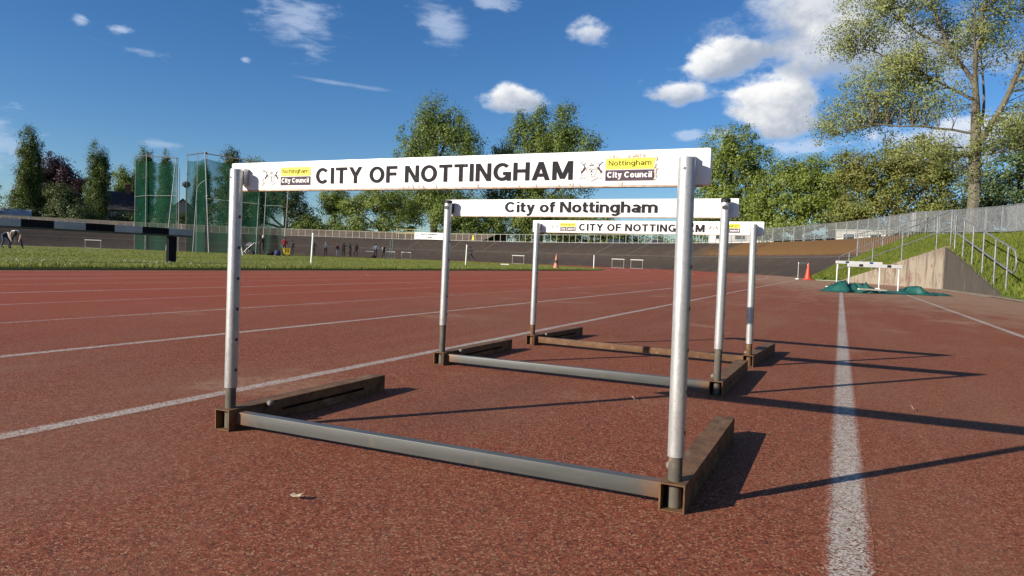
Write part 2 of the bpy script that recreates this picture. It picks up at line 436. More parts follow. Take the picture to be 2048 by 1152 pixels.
M_terrace = vary('dry_terrace', (.095, .072, .050), (.15, .115, .078), .5, .95)
M_terrace_top = vary('dry_terrace_grass', (.17, .15, .06), (.26, .23, .10), .8, .95)

# ------------------------------------------------------------------ the setting
CX, CY, RI, RO = -48.0, 32.0, 36.5, 46.5       # end of the straight: centre of the bend, inside and outside of the track
SY0 = -52.0                                    # the other bend's centre
def loop_pts(r, nb=64):
    """closed stadium loop of radius r, anticlockwise from the near end of the bend in view"""
    p = [(CX+r*math.cos(a), CY+r*math.sin(a)) for a in np.linspace(0, math.pi, nb)]
    p += [(CX+r*math.cos(a), SY0+r*math.sin(a)) for a in np.linspace(math.pi, 2*math.pi, nb)]
    return p
def loft(name, rings, mat, closed=True, smooth=False, parent=None):
    n = len(rings[0]); vs = [p for r in rings for p in r]; fs = []
    for i in range(len(rings)-1):
        for j in range(n if closed else n-1):
            a, b = i*n+j, i*n+(j+1) % n
            fs.append((a, b, b+n, a+n))
    return np_mesh(name, vs, fs, mat, parent, smooth)
def ring(r, z): return [(x, y, z) for x, y in loop_pts(r)]
# ground outside the bowl, reaching the horizon
gi = [(x, y, 2.5) for x, y in loop_pts(54.6)]
for i, (x, y, z) in enumerate(gi):
    if x > 4.0 and y < 36: gi[i] = (max(x, 7.4), y, 2.05)
go = []
for (x, y, z) in gi:
    d = Vector((x-CX, y+10, 0)).normalized(); go.append((CX+d.x*4000, -10+d.y*4000, 2.4))
gm = [(a[0]*.93+b[0]*.07, a[1]*.93+b[1]*.07, 2.4) for a, b in zip(gi, go)]
tag(loft('ground', [gi, gm, go], M_earth), kind='structure')
# red track: one sheet of the whole oval with the widened straight on the camera's side
ti = ring(RI-.3, 0); to = ring(RO+.6, 0)
to = [((3.4 if (x > -2 and y < 32.5) else x), y, 0) for x, y, z in to]
track = tag(loft('track', [ti, to], M_track), kind='structure')
def strip(name, pts, width, mat, z=.0005):
    """painted line along a polyline, with an 'across' coordinate"""
    vs = []; ac = []
    for i, p in enumerate(pts):
        a = Vector(pts[max(i-1, 0)]); b = Vector(pts[min(i+1, len(pts)-1)]); d = (b-a).normalized(); nrm = Vector((d.y, -d.x))
        for u in (-1, -.5, 0, .5, 1):
            q = Vector(p)+nrm*u*width*.66; vs.append((q.x, q.y, z)); ac.append(u)
    fs = [(i*5+k, i*5+k+1, i*5+k+6, i*5+k+5) for i in range(len(pts)-1) for k in range(4)]
    o = np_mesh(name, vs, fs, mat, track)
    at = o.data.attributes.new('across', 'FLOAT', 'POINT'); at.data.foreach_set('value', np.array(ac, np.float32))
    return o
for k in range(9):
    x = -1.735-1.219*k; r = x-CX
    pts = [(x, y) for y in np.linspace(-25, CY, 40)]+[(CX+r*math.cos(a), CY+r*math.sin(a)) for a in np.linspace(0, math.pi, 60)[1:]]
    strip('lane_line', pts, .05, M_line_faint if k in (2, 3, 5) else M_line)
strip('lane_line', [(.034, y) for y in np.linspace(-10, 17.2, 40)], .058, M_line_near)
strip('lane_line', [(1.282, y) for y in np.linspace(-10, 17.0, 40)], .05, M_line)
for (ax, ay, bx, by) in ((-7.9, 9.2, -7.3, 9.0), (-6.4, 9.7, -5.6, 9.5), (-9.5, 12.8, -9.0, 12.3), (-4.6, 7.4, -4.1, 7.45), (-10.0, 8.2, -9.6, 8.9)):
    strip('stagger_mark', [(ax, ay), ((ax+bx)/2, (ay+by)/2), (bx, by)], .05, M_line_faint)
# infield
gr = [ring(r, z) for r, z in ((RI-.32, .0), (RI-.34, .035), (RI-1.2, .05), (RI-10, .05))]
inner = loop_pts(2.0); gr.append([(x, y, .05) for x, y in inner])
tag(loft('infield_lawn', gr, M_grass), kind='structure')
# banked cycle track round the whole bowl except the camera's straight
bank_prof = [(RO+.6, .0), (RO+.9, .03), (RO+2.3, .55), (RO+4.0, 1.30), (RO+4.02, 1.33), (RO+5.6, 2.05), (RO+7.0, 2.72), (RO+7.9, 2.76)]
def arc(r, z, n=96):
    p = [(CX+r*math.cos(a), CY+r*math.sin(a), z) for a in np.linspace(R(np.interp(r, (RO+.6, RO+7.9), (5.0, 13.2))), math.pi, n)]
    p += [(CX-r, y, z) for y in np.linspace(CY, -70, 10)[1:]]
    return p
bank = tag(loft('cycle_bank', [arc(r, z) for r, z in bank_prof], M_bank, closed=False), kind='structure')
def bank_pt(th, f, dz=.006):
    rr = np.interp(f, np.linspace(0, 1, len(bank_prof)), [p[0] for p in bank_prof]); zz = np.interp(f, np.linspace(0, 1, len(bank_prof)), [p[1] for p in bank_prof])
    return (CX+rr*math.cos(th), CY+rr*math.sin(th), zz+dz)
def seam(th0, f0, th1, f1, wd):
    vs = []
    for i in range(13):
        f = f0+(f1-f0)*i/12; th = th0+(th1-th0)*i/12
        vs += [bank_pt(th-wd/46, f, .012), bank_pt(th+wd/46, f, .012)]
    np_mesh('seam', vs, [(2*i, 2*i+1, 2*i+3, 2*i+2) for i in range(12)], M_seam, bank)
for th in (47, 51.5, 58, 64, 69, 76, 84, 90, 97):
    seam(R(th), .50, R(th)-.012, .95, .07 if th % 2 else .10)
# circumference joint at half height
vs = []
for a in np.linspace(R(8), math.pi, 140):
    for rr, zz in ((RO+3.90, 1.268), (RO+4.05, 1.355)): vs.append((CX+rr*math.cos(a), CY+rr*math.sin(a), zz+.012))
np_mesh('seam', vs, [(2*i, 2*i+1, 2*i+3, 2*i+2) for i in range(139)], M_seam, bank)
# low terrace of dry earth behind the rail on the far side
def tarc(r, z): return [(CX+r*math.cos(a), CY+r*math.sin(a), z+.0) for a in np.linspace(R(88), R(200), 90)]
terr = tag(loft('terrace', [tarc(55.2, 2.4), tarc(56.2, 2.75), tarc(60.5, 3.85)], M_terrace, closed=False), kind='structure')
tp = tag(loft('terrace_crest', [tarc(60.5, 3.854), tarc(60.9, 4.0), tarc(64, 4.05), tarc(64.5, 2.4)], M_terrace_top, closed=False), kind='structure')

# grass slope with the retaining walls on the right
def P3(*a): return [Vector(p) for p in a]
base = P3((3.35, -14, .02), (3.2, 5, .02), (3.1, 14.8, .02), (3.15, 18.6, .03), (3.0, 22.0, .66), (2.86, 25.2, 1.28), (1.9, 28.3, .80), (.9, 31.0, .36), (.05, 33.2, .04), (-1.1, 35.0, .02), (-1.45, 36.4, .03))
topl = P3((7.3, -14, 2.15), (7.2, 5, 2.12), (7.0, 16.0, 2.12), (6.95, 20.0, 2.12), (6.9, 24.0, 2.12), (6.8, 28.0, 2.13), (6.6, 32.0, 2.16), (6.2, 35.5, 2.25), (5.5, 38.5, 2.38), (4.6, 41.5, 2.5), (3.6, 44.5, 2.66))
NSL = 9
rows = []
for k in range(NSL):
    f = k/(NSL-1); row = []
    for a, b in zip(base, topl):
        p = a.lerp(b, f); p.z = a.z+(b.z-a.z)*(f**.92) + (.05*math.sin(p.y*1.3+k) if 0 < k < NSL-1 else 0)
        row.append(tuple(p))
    rows.append(row)
M_slope = material('slope_turf', lambda t: (lambda v: principled(t, t.mix(t.smooth(t.noise(v, 3, 6, .65), .4, .65), (.06, .095, .016, 1), (.135, .165, .035, 1)), .95, 0, t.bump(t.noise(v, 14, 4), .8, .06), .1))(t.obj()))
slope = tag(loft('grass_slope', rows, M_slope, closed=False, smooth=True), kind='structure')
def slope_pt(s, f):
    i = min(int(s), len(base)-2); u = s-i
    k = f*(NSL-1); kk = min(int(k), NSL-2); q = k-kk
    a = Vector(rows[kk][i]).lerp(Vector(rows[kk][i+1]), u); b = Vector(rows[kk+1][i]).lerp(Vector(rows[kk+1][i+1]), u)
    return a.lerp(b, q)
# concrete edging strip along the foot of the slope
M_conc_strip = vary('worn_edging', (.20, .155, .105), (.32, .25, .18), 4, .9, bump=.3)
vs = []
for y in np.linspace(-12, 18.6, 40):
    vs += [(2.98+.02*math.sin(y*3), y, .012), (3.24, y, .03)]
tag(np_mesh('edging', vs, [(2*i, 2*i+1, 2*i+3, 2*i+2) for i in range(39)], M_conc_strip), kind='structure')

# ------------------------------------------------------------------ grass blades (uncountable)
def blades(name, P, h, wd, mat, label, lean=.5):
    n = len(P); a = rng.uniform(0, 2*math.pi, n); hh = h*rng.uniform(.5, 1.25, n); ww = wd*rng.uniform(.6, 1.3, n)
    dx, dy = np.cos(a)*ww, np.sin(a)*ww
    la = rng.uniform(0, 2*math.pi, n); ll = rng.uniform(0, lean, n)*hh
    V = np.empty((n, 3, 3)); V[:, 0] = P; V[:, 1] = P; V[:, 2] = P
    V[:, 0, 0] -= dx; V[:, 0, 1] -= dy; V[:, 1, 0] += dx; V[:, 1, 1] += dy
    V[:, 2, 0] += np.cos(la)*ll; V[:, 2, 1] += np.sin(la)*ll; V[:, 2, 2] += hh
    o = np_mesh(name, V.reshape(-1, 3), np.arange(n*3).reshape(-1, 3), mat, None, False, rng.uniform(0, 1, n))
    return tag(o, label, 'grass', kind='stuff')
def infield_pts(n, x0, x1, y0, y1, power=1.0):
    x = x1-(x1-x0)*rng.uniform(0, 1, n)**power; y = rng.uniform(y0, y1, n)
    k = (y < CY) | (((x-CX)**2+(y-CY)**2) < (RI-.4)**2)
    k &= x < -11.84
    return np.stack([x[k], y[k], np.full(k.sum(), .045)], 1)
P = np.concatenate([infield_pts(60000, -26, -11.82, 3, 46, 1.7), infield_pts(16000, -12.5, -11.80, 3, 44, 1.0), infield_pts(40000, -60, -20, 12, 66, 1.0)])
big = P[:, 0] < -22
blades('infield_grass', P[~big], .034, .013, M_blade, 'sunlit mown grass of the infield beside the red track')
blades('infield_grass', P[big], .034, .035, M_blade, 'far mown grass in the middle of the infield', .8)
pe = infield_pts(9000, -12.15, -11.78, 3, 44)
blades('grass_fringe', pe, .085, .010, M_blade, 'longer unmown grass fringe along the inside edge of the track', .7)
S = []
for _ in range(90000):
    s = rng.uniform(1.6, 9.9); f = rng.uniform(.01, .99); S.append(slope_pt(s, f))
blades('slope_grass', np.array([tuple(p) for p in S]), .095, .011, M_blade_lush, 'long bright grass growing on the slope at the right', .7)
# daisies near the track edge
M_daisy = vary('daisy_white', (.7, .7, .66), (.8, .8, .76), 3, .8)
dp = infield_pts(380, -16, -11.9, 4, 12, 1.2); dp = dp[(np.sin(dp[:, 0]*2.1)+np.sin(dp[:, 1]*1.7+1)) > .55]
vs = []; fs = []
for i, (x, y, z) in enumerate(dp):
    b = len(vs); zz = z+.06+.02*math.sin(i)
    for k in range(5): vs.append((x+.013*math.cos(k*1.257), y+.013*math.sin(k*1.257), zz+.008*math.sin(k*2.4+i)))
    fs.append((b, b+1, b+2, b+3, b+4))
tag(np_mesh('daisies', vs, fs, M_daisy), 'white daisies dotted in the infield grass', 'flowers', kind='stuff')
# crumbs, grit and bits of dead grass blown over the track
n_ = 900
gx = rng.uniform(-6, 3, n_); gy = rng.uniform(.5, 18, n_)**1.0; ga = rng.uniform(0, 6.28, n_); gl = rng.uniform(.0015, .0045, n_)*(1+4*(rng.uniform(0, 1, n_) > .9)); gw = rng.uniform(.0008, .002, n_)
V = np.zeros((n_, 4, 3)); ca, sa = np.cos(ga), np.sin(ga)
for k, (u, v) in enumerate(((-1, -1), (1, -1), (1, 1), (-1, 1))):
    V[:, k, 0] = gx+u*gl*ca-v*gw*sa; V[:, k, 1] = gy+u*gl*sa+v*gw*ca; V[:, k, 2] = .002+.002*(u > 0)
tag(np_mesh('grit', V.reshape(-1, 3), np.arange(4*n_).reshape(-1, 4), material('grit_bits', b_blade((.10, .07, .045), (.42, .34, .23), (.55, .47, .34))), None, False, rng.uniform(0, 1, n_)), 'fine grit and bits of dead grass scattered over the track', 'grit', kind='stuff')

# ------------------------------------------------------------------ hurdle materials
def b_white(t):
    v = t.obj(); n = t.noise(v, 9, 6, .65); f = t.noise(v, 60, 4, .6)
    c = t.mix(t.smooth(n, .5, .75, 0, .35), (.80, .79, .76, 1), (.60, .55, .48, 1))
    c = t.mix(t.smooth(f, .67, .74, 0, .6), c, (.46, .33, .23, 1))
    return principled(t, c, .38, 0, t.bump(n, .1, .002), .5)
M_white = material('hurdle_white_board', b_white)
def b_galv(t):
    v = t.obj(); n = t.noise(t.mapping(v, (1, 1, .5)), 170, 5, .7); b = t.noise(v, 14, 5, .6); f = t.voronoi(v, 260, 'Distance')
    c = t.mix(n, (.30, .30, .288, 1), (.66, .66, .64, 1)); c = t.mix(t.smooth(b, .5, .72, 0, .5), c, (.30, .30, .29, 1))
    c = t.mix(t.smooth(f, .30, .12, 0, .30), c, (.15, .13, .11, 1))
    return principled(t, c, t.smooth(b, .3, .7, .36, .52), .55, t.bump(n, .3, .0012), .5)
M_alu = material('scuffed_aluminium', b_galv)
def b_steel(t):
    v = t.obj(); n = t.noise(v, 22, 6, .65); st = t.noise(t.mapping(v, (.15, 1, 1)), 60, 4)
    c = t.mix(st, (.065, .069, .064, 1), (.130, .134, .125, 1)); c = t.mix(t.smooth(n, .60, .80, 0, .6), c, (.26, .17, .10, 1))
    x = t.sep(v)[0]; e = t.smooth(t.math('ADD', t.math('ABSOLUTE', x), t.math('MULTIPLY', t.math('SUBTRACT', n, .5), .12)), .46, .53)
    c = t.mix(t.math('MULTIPLY', e, .75), c, (.22, .12, .065, 1))
    return principled(t, c, .45, .3, t.bump(n, .25, .001), .5)
M_steel = material('dull_steel_tube', b_steel)
def rusty(name, a, b_, c_):
    def b(t):
        v = t.obj(); n = t.noise(v, 16, 8, .7); n2 = t.noise(v, 70, 5, .65); n3 = t.noise(t.mapping(v, (1, .25, 1)), 26, 5, .6)
        c = t.mix(t.smooth(n, .35, .65), c4(a), c4(b_)); c = t.mix(t.smooth(n2, .52, .72, 0, .7), c, c4(c_))
        c = t.mix(t.smooth(n3, .58, .72, 0, .45), c, (.33, .25, .17, 1))
        return principled(t, c, .72, .15, t.bump(n2, .35, .0015), .35)
    return material(name, b)
M_rust = rusty('rusty_channel', (.090, .046, .022), (.200, .105, .046), (.045, .029, .020))
M_rust_red = rusty('red_rust', (.105, .052, .025), (.165, .088, .042), (.06, .036, .024))
M_inner = rusty('weathered_inner_tube', (.085, .078, .062), (.125, .112, .088), (.085, .055, .033))
M_black = vary('black_plastic', (.012, .012, .012), (.022, .022, .022), 20, .5)
M_knob = vary('grey_knob', (.13, .11, .09), (.19, .165, .135), 60, .7)
def b_letters(t):
    v = t.obj(); n = t.noise(t.mapping(v, (1, 1, 1.6), (0, 0, 0), (0, .5, 0)), 70, 5, .7); n2 = t.noise(v, 240, 3, .6)
    c = t.mix(n2, (.012, .011, .014, 1), (.024, .022, .028, 1)); c = t.mix(t.smooth(n, .665, .70, 0, .85), c, (.68, .66, .63, 1))
    return principled(t, c, .7, 0, None, .15)
M_letters = material('chipped_black_vinyl', b_letters)
M_letters2 = vary('grey_black_vinyl', (.016, .015, .019), (.026, .024, .030), 40, .7, spec=.15)
M_plum = vary('plum_vinyl', (.060, .040, .056), (.085, .060, .078), 30, .7, spec=.2)
M_yellow = vary('yellow_vinyl', (.80, .72, .035), (.86, .80, .07), 30, .5)
M_olive = vary('olive_print', (.085, .072, .012), (.125, .105, .02), 30, .7, spec=.2)
M_print_white = vary('white_print', (.78, .78, .76), (.85, .85, .83), 30, .6)
M_crest_dark = vary('crest_dark_print', (.050, .028, .034), (.09, .05, .058), 90, .7, spec=.2)
M_crest_pale = vary('crest_pale_print', (.46, .43, .40), (.62, .60, .55), 140, .6)
M_stain = vary('sticker_grime', (.46, .34, .23), (.66, .56, .44), 60, .8)

def crest(parent, x0, x1, z0, z1, y):
    """coat of arms as flat print: shield with cross, two stags as supporters, castle crown, scroll and compartment"""
    W, H = x1-x0, z1-z0
    def q(u, v): return (x0+u*W, z0+v*H)
    pale = MB(); dark = MB()
    def line(mb, pts, wd):
        for (a, b) in zip(pts[:-1], pts[1:]):
            a = Vector(q(*a)); b = Vector(q(*b)); d = (b-a).normalized(); n = Vector((-d.y, d.x))*wd*W/2
            mb.poly([a-n, b-n, b+n, a+n], y)
    # shield
    sh = [(.32, .66), (.50, .70), (.68, .66), (.70, .45), (.62, .30), (.50, .22), (.38, .30), (.30, .45), (.32, .66)]
    line(pale, sh, .025)
    line(pale, [(.50, .25), (.50, .60)], .05); line(pale, [(.36, .48), (.64, .48)], .05)
    for u, v in ((.42, .57), (.58, .57), (.5, .34)): line(dark, [(u-.025, v), (u+.025, v)], .03)
    line(pale, [(.34, .63), (.42, .55), (.50, .63), (.58, .55), (.66, .63)], .018)
    # castle crown and wreath
    line(dark, [(.40, .745), (.60, .745)], .025); line(pale, [(.42, .88), (.42, .80), (.58, .80), (.58, .88)], .022)
    line(dark, [(.47, .80), (.50, .84), (.53, .80)], .018); line(pale, [(.50, .88), (.50, .94)], .02); line(pale, [(.59, .88), (.59, .97)], .014)
    # stags
    for sgn in (-1, 1):
        def mq(pts): return [q(.5+sgn*(u-.5), v) for u, v in pts]
        body = [(.74, .68), (.80, .66), (.86, .54), (.93, .47), (.91, .38), (.86, .42), (.83, .47), (.76, .55), (.72, .62)]
        bp = mq(body); dark.poly(bp if sgn > 0 else bp[::-1], y)
        for ln, wd in (([(.78, .68), (.82, .76), (.85, .80)], .035), ([(.80, .77), (.75, .86)], .02), ([(.84, .79), (.93, .88), (.97, .87)], .02), ([(.77, .83), (.72, .88)], .014), ([(.90, .85), (.88, .91)], .014)):
            line(dark, [(.5+sgn*(u-.5), v) for u, v in ln], wd)
        for ln, wd in (([(.90, .40), (.91, .24)], .018), ([(.85, .43), (.82, .30), (.84, .22)], .018), ([(.74, .60), (.68, .52)], .02), ([(.72, .22), (.80, .16), (.95, .18)], .02), ([(.88, .24), (.96, .14)], .014)):
            line(pale, [(.5+sgn*(u-.5), v) for u, v in ln], wd)
        for u, v in ((.64, .24), (.86, .16)): line(dark, [(.5+sgn*(u-.5)-.012, v), (.5+sgn*(u-.5)+.012, v)], .025)
    line(pale, [(.22, .20), (.36, .12), (.50, .06), (.64, .12), (.78, .20)], .03); line(pale, [(.28, .15), (.40, .08), (.50, .03), (.60, .08), (.72, .15)], .018)
    c = dark.build('crest', M_crest_dark, parent)
    pale.v = [(a, b+.0001, z) for a, b, z in pale.v]
    # both tones belong to one print
    me = c.data; bm = bmesh.new(); bm.from_mesh(me); tmp = bpy.data.meshes.new('tmp'); tmp.from_pydata(pale.v, [], pale.f); me.materials.append(M_crest_pale)
    n0 = len(bm.faces); bm.from_mesh(tmp); bm.faces.ensure_lookup_table()
    for f in bm.faces[n0:]: f.material_index = 1
    bm.to_mesh(me); bm.free(); bpy.data.meshes.remove(tmp)
    c['label'] = 'small printed coat of arms with a shield between two stags'
    return c
def lettering(name, body, x0, x1, z0, z1, y, bold, mat, parent, gap=.10):
    for me in text_mesh(body, x0, x1, z0, z1, y, bold, gap):
        me.name = name; me.materials.append(mat); link(bpy.data.objects.new(name, me), parent)
def badge(bar, x0, x1, z0, z1, y):
    zm = (z0+z1)/2
    a = MB(); a.box(x0, x1, y-.0006, y, zm+.0008, z1); p = a.build('yellow_panel', M_yellow, bar)
    b = MB(); b.box(x0, x1, y-.0006, y, z0, zm-.0012); p2 = b.build('dark_panel', M_plum, bar)
    w_ = x1-x0; h = zm-z0
    lettering('lettering', 'Nottingham', x0+.06*w_, x1-.06*w_, zm+.0008+.30*h, zm+.80*h, y-.0010, .15, M_olive, bar)
    lettering('lettering', 'City Council', x0+.04*w_, x1-.04*w_, z0+.26*h, z0+.78*h, y-.0010, .19, M_print_white, bar)

def big_hurdle(name, label, loc, rz, half, posts, bar, style, sleeve, rust, rail_mat, inner_mat):
    """posts: (xl_top offset, xr_top offset, top z); bar: (x0,x1,z0,z1) in the hurdle's own frame"""
    t = empty(name, loc, label, 'hurdle', 'row of three large hurdles on the near track', rz)
    bx0, bx1, bz0, bz1 = bar; yb = .031; th = .020
    b = MB()
    rr = .0035 if style == 'round' else .002
    out = []
    for (cx_, cz_, a0) in ((bx1-rr, bz1-rr, 0), (bx0+rr, bz1-rr, 90), (bx0+rr, bz0+rr, 180), (bx1-rr, bz0+rr, 270)):
        r2 = rr
        for k in range(5):
            a = R(a0+k*22.5); out.append((cx_+r2*math.cos(a), cz_+r2*math.sin(a)))
    b.extrude(out, yb, yb+th, 'y')
    board = b.build('crossbar', M_white, t, True, .0015, 2)
    # slight dents: the lower edge trim is a darker grimy line
    e = MB(); e.box(bx0+.015, bx1-.015, yb+.001, yb+th-.001, bz0-.0022, bz0-.0003); e.build('lower_edge', M_stain, board)
    for sgn, xt, zt, sl in ((-1, posts[0], posts[2], sleeve[0]), (1, posts[1], posts[3], sleeve[1])):
        x = sgn*half
        def pt(z): return (x+(xt-x)*z/zt, 0, z)
        p = MB(); p.tube([pt(sl), pt(zt-.004), pt(zt)], [.0155, .0155, .0145], 24)
        po = p.build('post', M_alu, t, True)
        p = MB(); p.tube([pt(.004), pt(sl+.03)], .0128, 20); p.build('inner_tube', inner_mat, po, True)
        p = MB()
        p.box(xt-.010, xt+.010, .0145, yb-.0005, bz0+.012, bz1-.016); p.build('bracket', M_black if style == 'square' else M_alu, po)
        for k in range(7):
            z = sl+.045+.0762*k
            if z > zt-.05: break
            q_ = pt(z); h = MB(); h.lathe([(.0042, -.0004), (.0042, .0007)], 10, (q_[0]+.0153, q_[1]-.001, z), 'x'); h.build('hole', M_black, po)
        q_ = pt(zt-.020); h = MB()
        if style == 'square':
            h.lathe([(.0085, -.0012), (.0085, .0006)], 14, (q_[0], -.0148, zt-.022), 'y'); h.build('hole', M_black, po)
            cp = MB(); cp.lathe([(.0168, -.004), (.0172, .006), (.0150, .009)], 24, (xt, 0, zt)); cp.build('cap', M_black, po, True)
        else:
            h.lathe([(.0030, -.0008), (.0030, .0012)], 10, (q_[0]-.001, -.0150, zt-.021), 'y'); h.build('screw', M_knob, po)
        # foot: hollow box section, open at the front, with slots in its sides
        fw, fh, tk, y0, y1 = .0235, .053, .003, -.026, .632
        f = MB(); xl, xr = x-fw, x+fw
        f.box(xl, xr, y0, y1, fh-tk, fh); f.box(xl, xr, y0, y1, .001, tk)
        slot = [(.16, .52, .021, .029)]; notch = [(.05+.052*k, .060+.052*k, .018, .034) for k in range(9)]
        wl, wr = (notch, slot) if sgn < 0 else (slot, notch)
        f.wall(xl, xl+tk, y0, y1, tk, fh-tk, wl); f.wall(xr-tk, xr, y0, y1, tk, fh-tk, wr)
        f.box(xl+tk, xr-tk, y1-tk, y1, tk, fh-tk)
        fo = f.build('foot', rust, t, False)
        k = MB(); kx = x-sgn*(fw+.008); kz, ky = (.049, .105)
        k.ball((kx, ky, kz), .0095); k.tube([(x-sgn*fw, ky, kz-.002), (kx, ky, kz)], .004, 8); k.build('weight_knob', M_knob, fo, True)
    r = MB(); r.box(-half+.0237, half-.0237, -.004, .021, .015, .0455); r.build('base_rail', rail_mat, t, True, .0018, 2)
    return t, board, yb

# nearest hurdle
h1, bd, yb = big_hurdle('hurdle', 'nearest hurdle, CITY OF NOTTINGHAM bar with large council badges, dull grey base rail', (-.815, 1.305, 0), 0, .557,
    (-.551, .552, .648, .646), (-.600, .589, .600, .668), 'round', (.105, .098), M_rust, M_steel, M_inner)
o = .815
y = yb-.0005
lettering('lettering', 'CITY OF NOTTINGHAM', -1.143+o, -.494+o, .613, .6505, y-.0004, .185, M_letters, bd)
crest(bd, -1.308+o, -1.256+o, .610, .652, y-.0004)
badge(bd, -1.252+o, -1.160+o, .611, .654, y)
crest(bd, -.481+o, -.429+o, .608, .652, y-.0004)
badge(bd, -.426+o, -.330+o, .610, .653, y)
def grime(bd, x0, x1, z0, z1, yy, seed):
    r_ = random.Random(seed); g = MB()
    for k in range(16):
        z = z0+(z1-z0)*r_.random(); x = x0+(x1-x0)*r_.random()*.8; ww = .001+.0022*r_.random(); hh = .001+.004*r_.random()
        n = 6; g.poly([(x+ww*math.cos(i*1.047)*(.6+.6*r_.random()), z+hh*math.sin(i*1.047)*(.6+.6*r_.random())) for i in range(n)], yy-.00002*k)
    tag(g.build('grime', M_stain, bd), kind='stuff')
grime(bd, -1.312+o, -1.305+o, .609, .656, y-.0003, 1); grime(bd, -.330+o, -.324+o, .607, .655, y-.0009, 2)
grime(bd, -.42+o, -.33+o, .6555, .6575, y-.0003, 5); grime(bd, -.9+o, -.25+o, .6025, .6045, y-.0003, 9)
# middle hurdle
h2, bd, yb = big_hurdle('hurdle', 'middle hurdle of three, City of Nottingham bar with black post caps and steel rail', (-.935, 2.548, 0), R(-.8), .562,
    (-.553, .563, .676, .677), (-.586, .602, .623, .690), 'square', (.166, .163), M_rust, M_steel, M_inner)
o = .935
lettering('lettering', 'City of Nottingham', -1.241+o, -.617+o, .6385, .681, yb-.0009, .190, M_letters2, bd, .05)
# far hurdle of the row
h3, bd, yb = big_hurdle('hurdle', 'farthest of the three big hurdles, small council badges and brown rusty base', (-.914, 3.415, 0), R(-3.6), .555,
    (-.551, .548, .646, .648), (-.592, .588, .600, .662), 'square2', (.108, .104), M_rust_red, M_rust_red, M_rust_red)
o = .914; y = yb-.0005
lettering('lettering', 'CITY OF NOTTINGHAM', -1.239+o, -.594+o, .610, .6465, y-.0004, .20, M_letters2, bd)
crest(bd, -1.397+o, -1.352+o, .606, .650, y-.0004); badge(bd, -1.347+o, -1.257+o, .609, .650, y)
crest(bd, -.577+o, -.529+o, .608, .650, y-.0004); badge(bd, -.524+o, -.432+o, .610, .651, y)

# ------------------------------------------------------------------ ordinary hurdles standing about
M_hwhite = vary('plain_hurdle_white', (.74, .74, .72), (.82, .82, .80), 6, .45)
M_hblack = vary('hurdle_black_mark', (.02, .02, .025), (.035, .035, .04), 10, .5)
M_hblue = vary('hurdle_blue_mark', (.03, .06, .20), (.04, .08, .26), 10, .5)
M_hleg = vary('hurdle_leg_grey', (.50, .50, .49), (.62, .62, .60), 10, .4, .3)
def small_hurdle(label, loc, rz, h=.762, width=1.18, mark=None, foot=.55, legmat=None, group='hurdles left standing around the track'):
    t = empty('hurdle', loc, label, 'hurdle', group, rz); lm = legmat or M_hleg
    b = MB(); b.box(-width/2, width/2, -.012, .012, h-.07, h); bd = b.build('crossbar', M_hwhite, t, False, .004)
    if mark:
        for x in (-width*.26, width*.26):
            k = MB(); k.box(x-.045, x+.045, -.0132, -.0121, h-.062, h-.008); k.build('stripe', mark, bd)
    for sx in (-1, 1):
        x = sx*(width/2-.05)
        p = MB(); p.tube([(x, .016, .03), (x, .016, h-.01)], .014, 10); p.build('post', lm, t, True)
        f = MB(); f.box(x-.018, x+.018, -.02, foot, .002, .045); f.build('foot', lm, t, False, .004)
    r = MB(); r.box(-width/2+.07, width/2-.07, .004, .028, .012, .040); r.build('base_rail', lm, t)
    return t
FW = R(24.85)
small_hurdle('front white hurdle with two black marks standing on the green tarpaulin', (.66, 16.95, 0), FW+R(4), .62, 1.2, M_hblack, legmat=M_hwhite)
small_hurdle('rear white hurdle with two blue marks behind the green tarpaulin', (.42, 20.0, 0), FW+R(2), .71, 1.2, M_hblue, legmat=M_hwhite)
small_hurdle('small hurdle standing askew behind the red cone by the bank', (-1.55, 35.0, 0), R(70), .78, 1.1, foot=.12)
small_hurdle('pale hurdle on the far left of the infield near the bank', (-71.9, 49.3, .05), R(38), .9, 1.6)
small_hurdle('left one of the paired hurdles below the bank, right of the road cone', (-18.2, 61.8, 0), R(20), .84, 1.15)
small_hurdle('right one of the paired hurdles below the bank, right of the road cone', (-16.9, 63.4, 0), R(16), .84, 1.15)
small_hurdle('lone hurdle on the grass left of the road cone', (-26.9, 59.2, .05), R(24), .80, 1.15)
small_hurdle('hurdle on the far grass beside the person in the grey top', (-46.2, 66.7, .05), R(30), .80, 1.1)
small_hurdle('hurdle on the far grass under the white club banner', (-44.6, 67.5, .05), R(24), .80, 1.1)
small_hurdle('low dark-legged hurdle left of the person in the grey top', (-49.5, 67.4, .05), R(34), .76, 1.0, legmat=M_hblack)

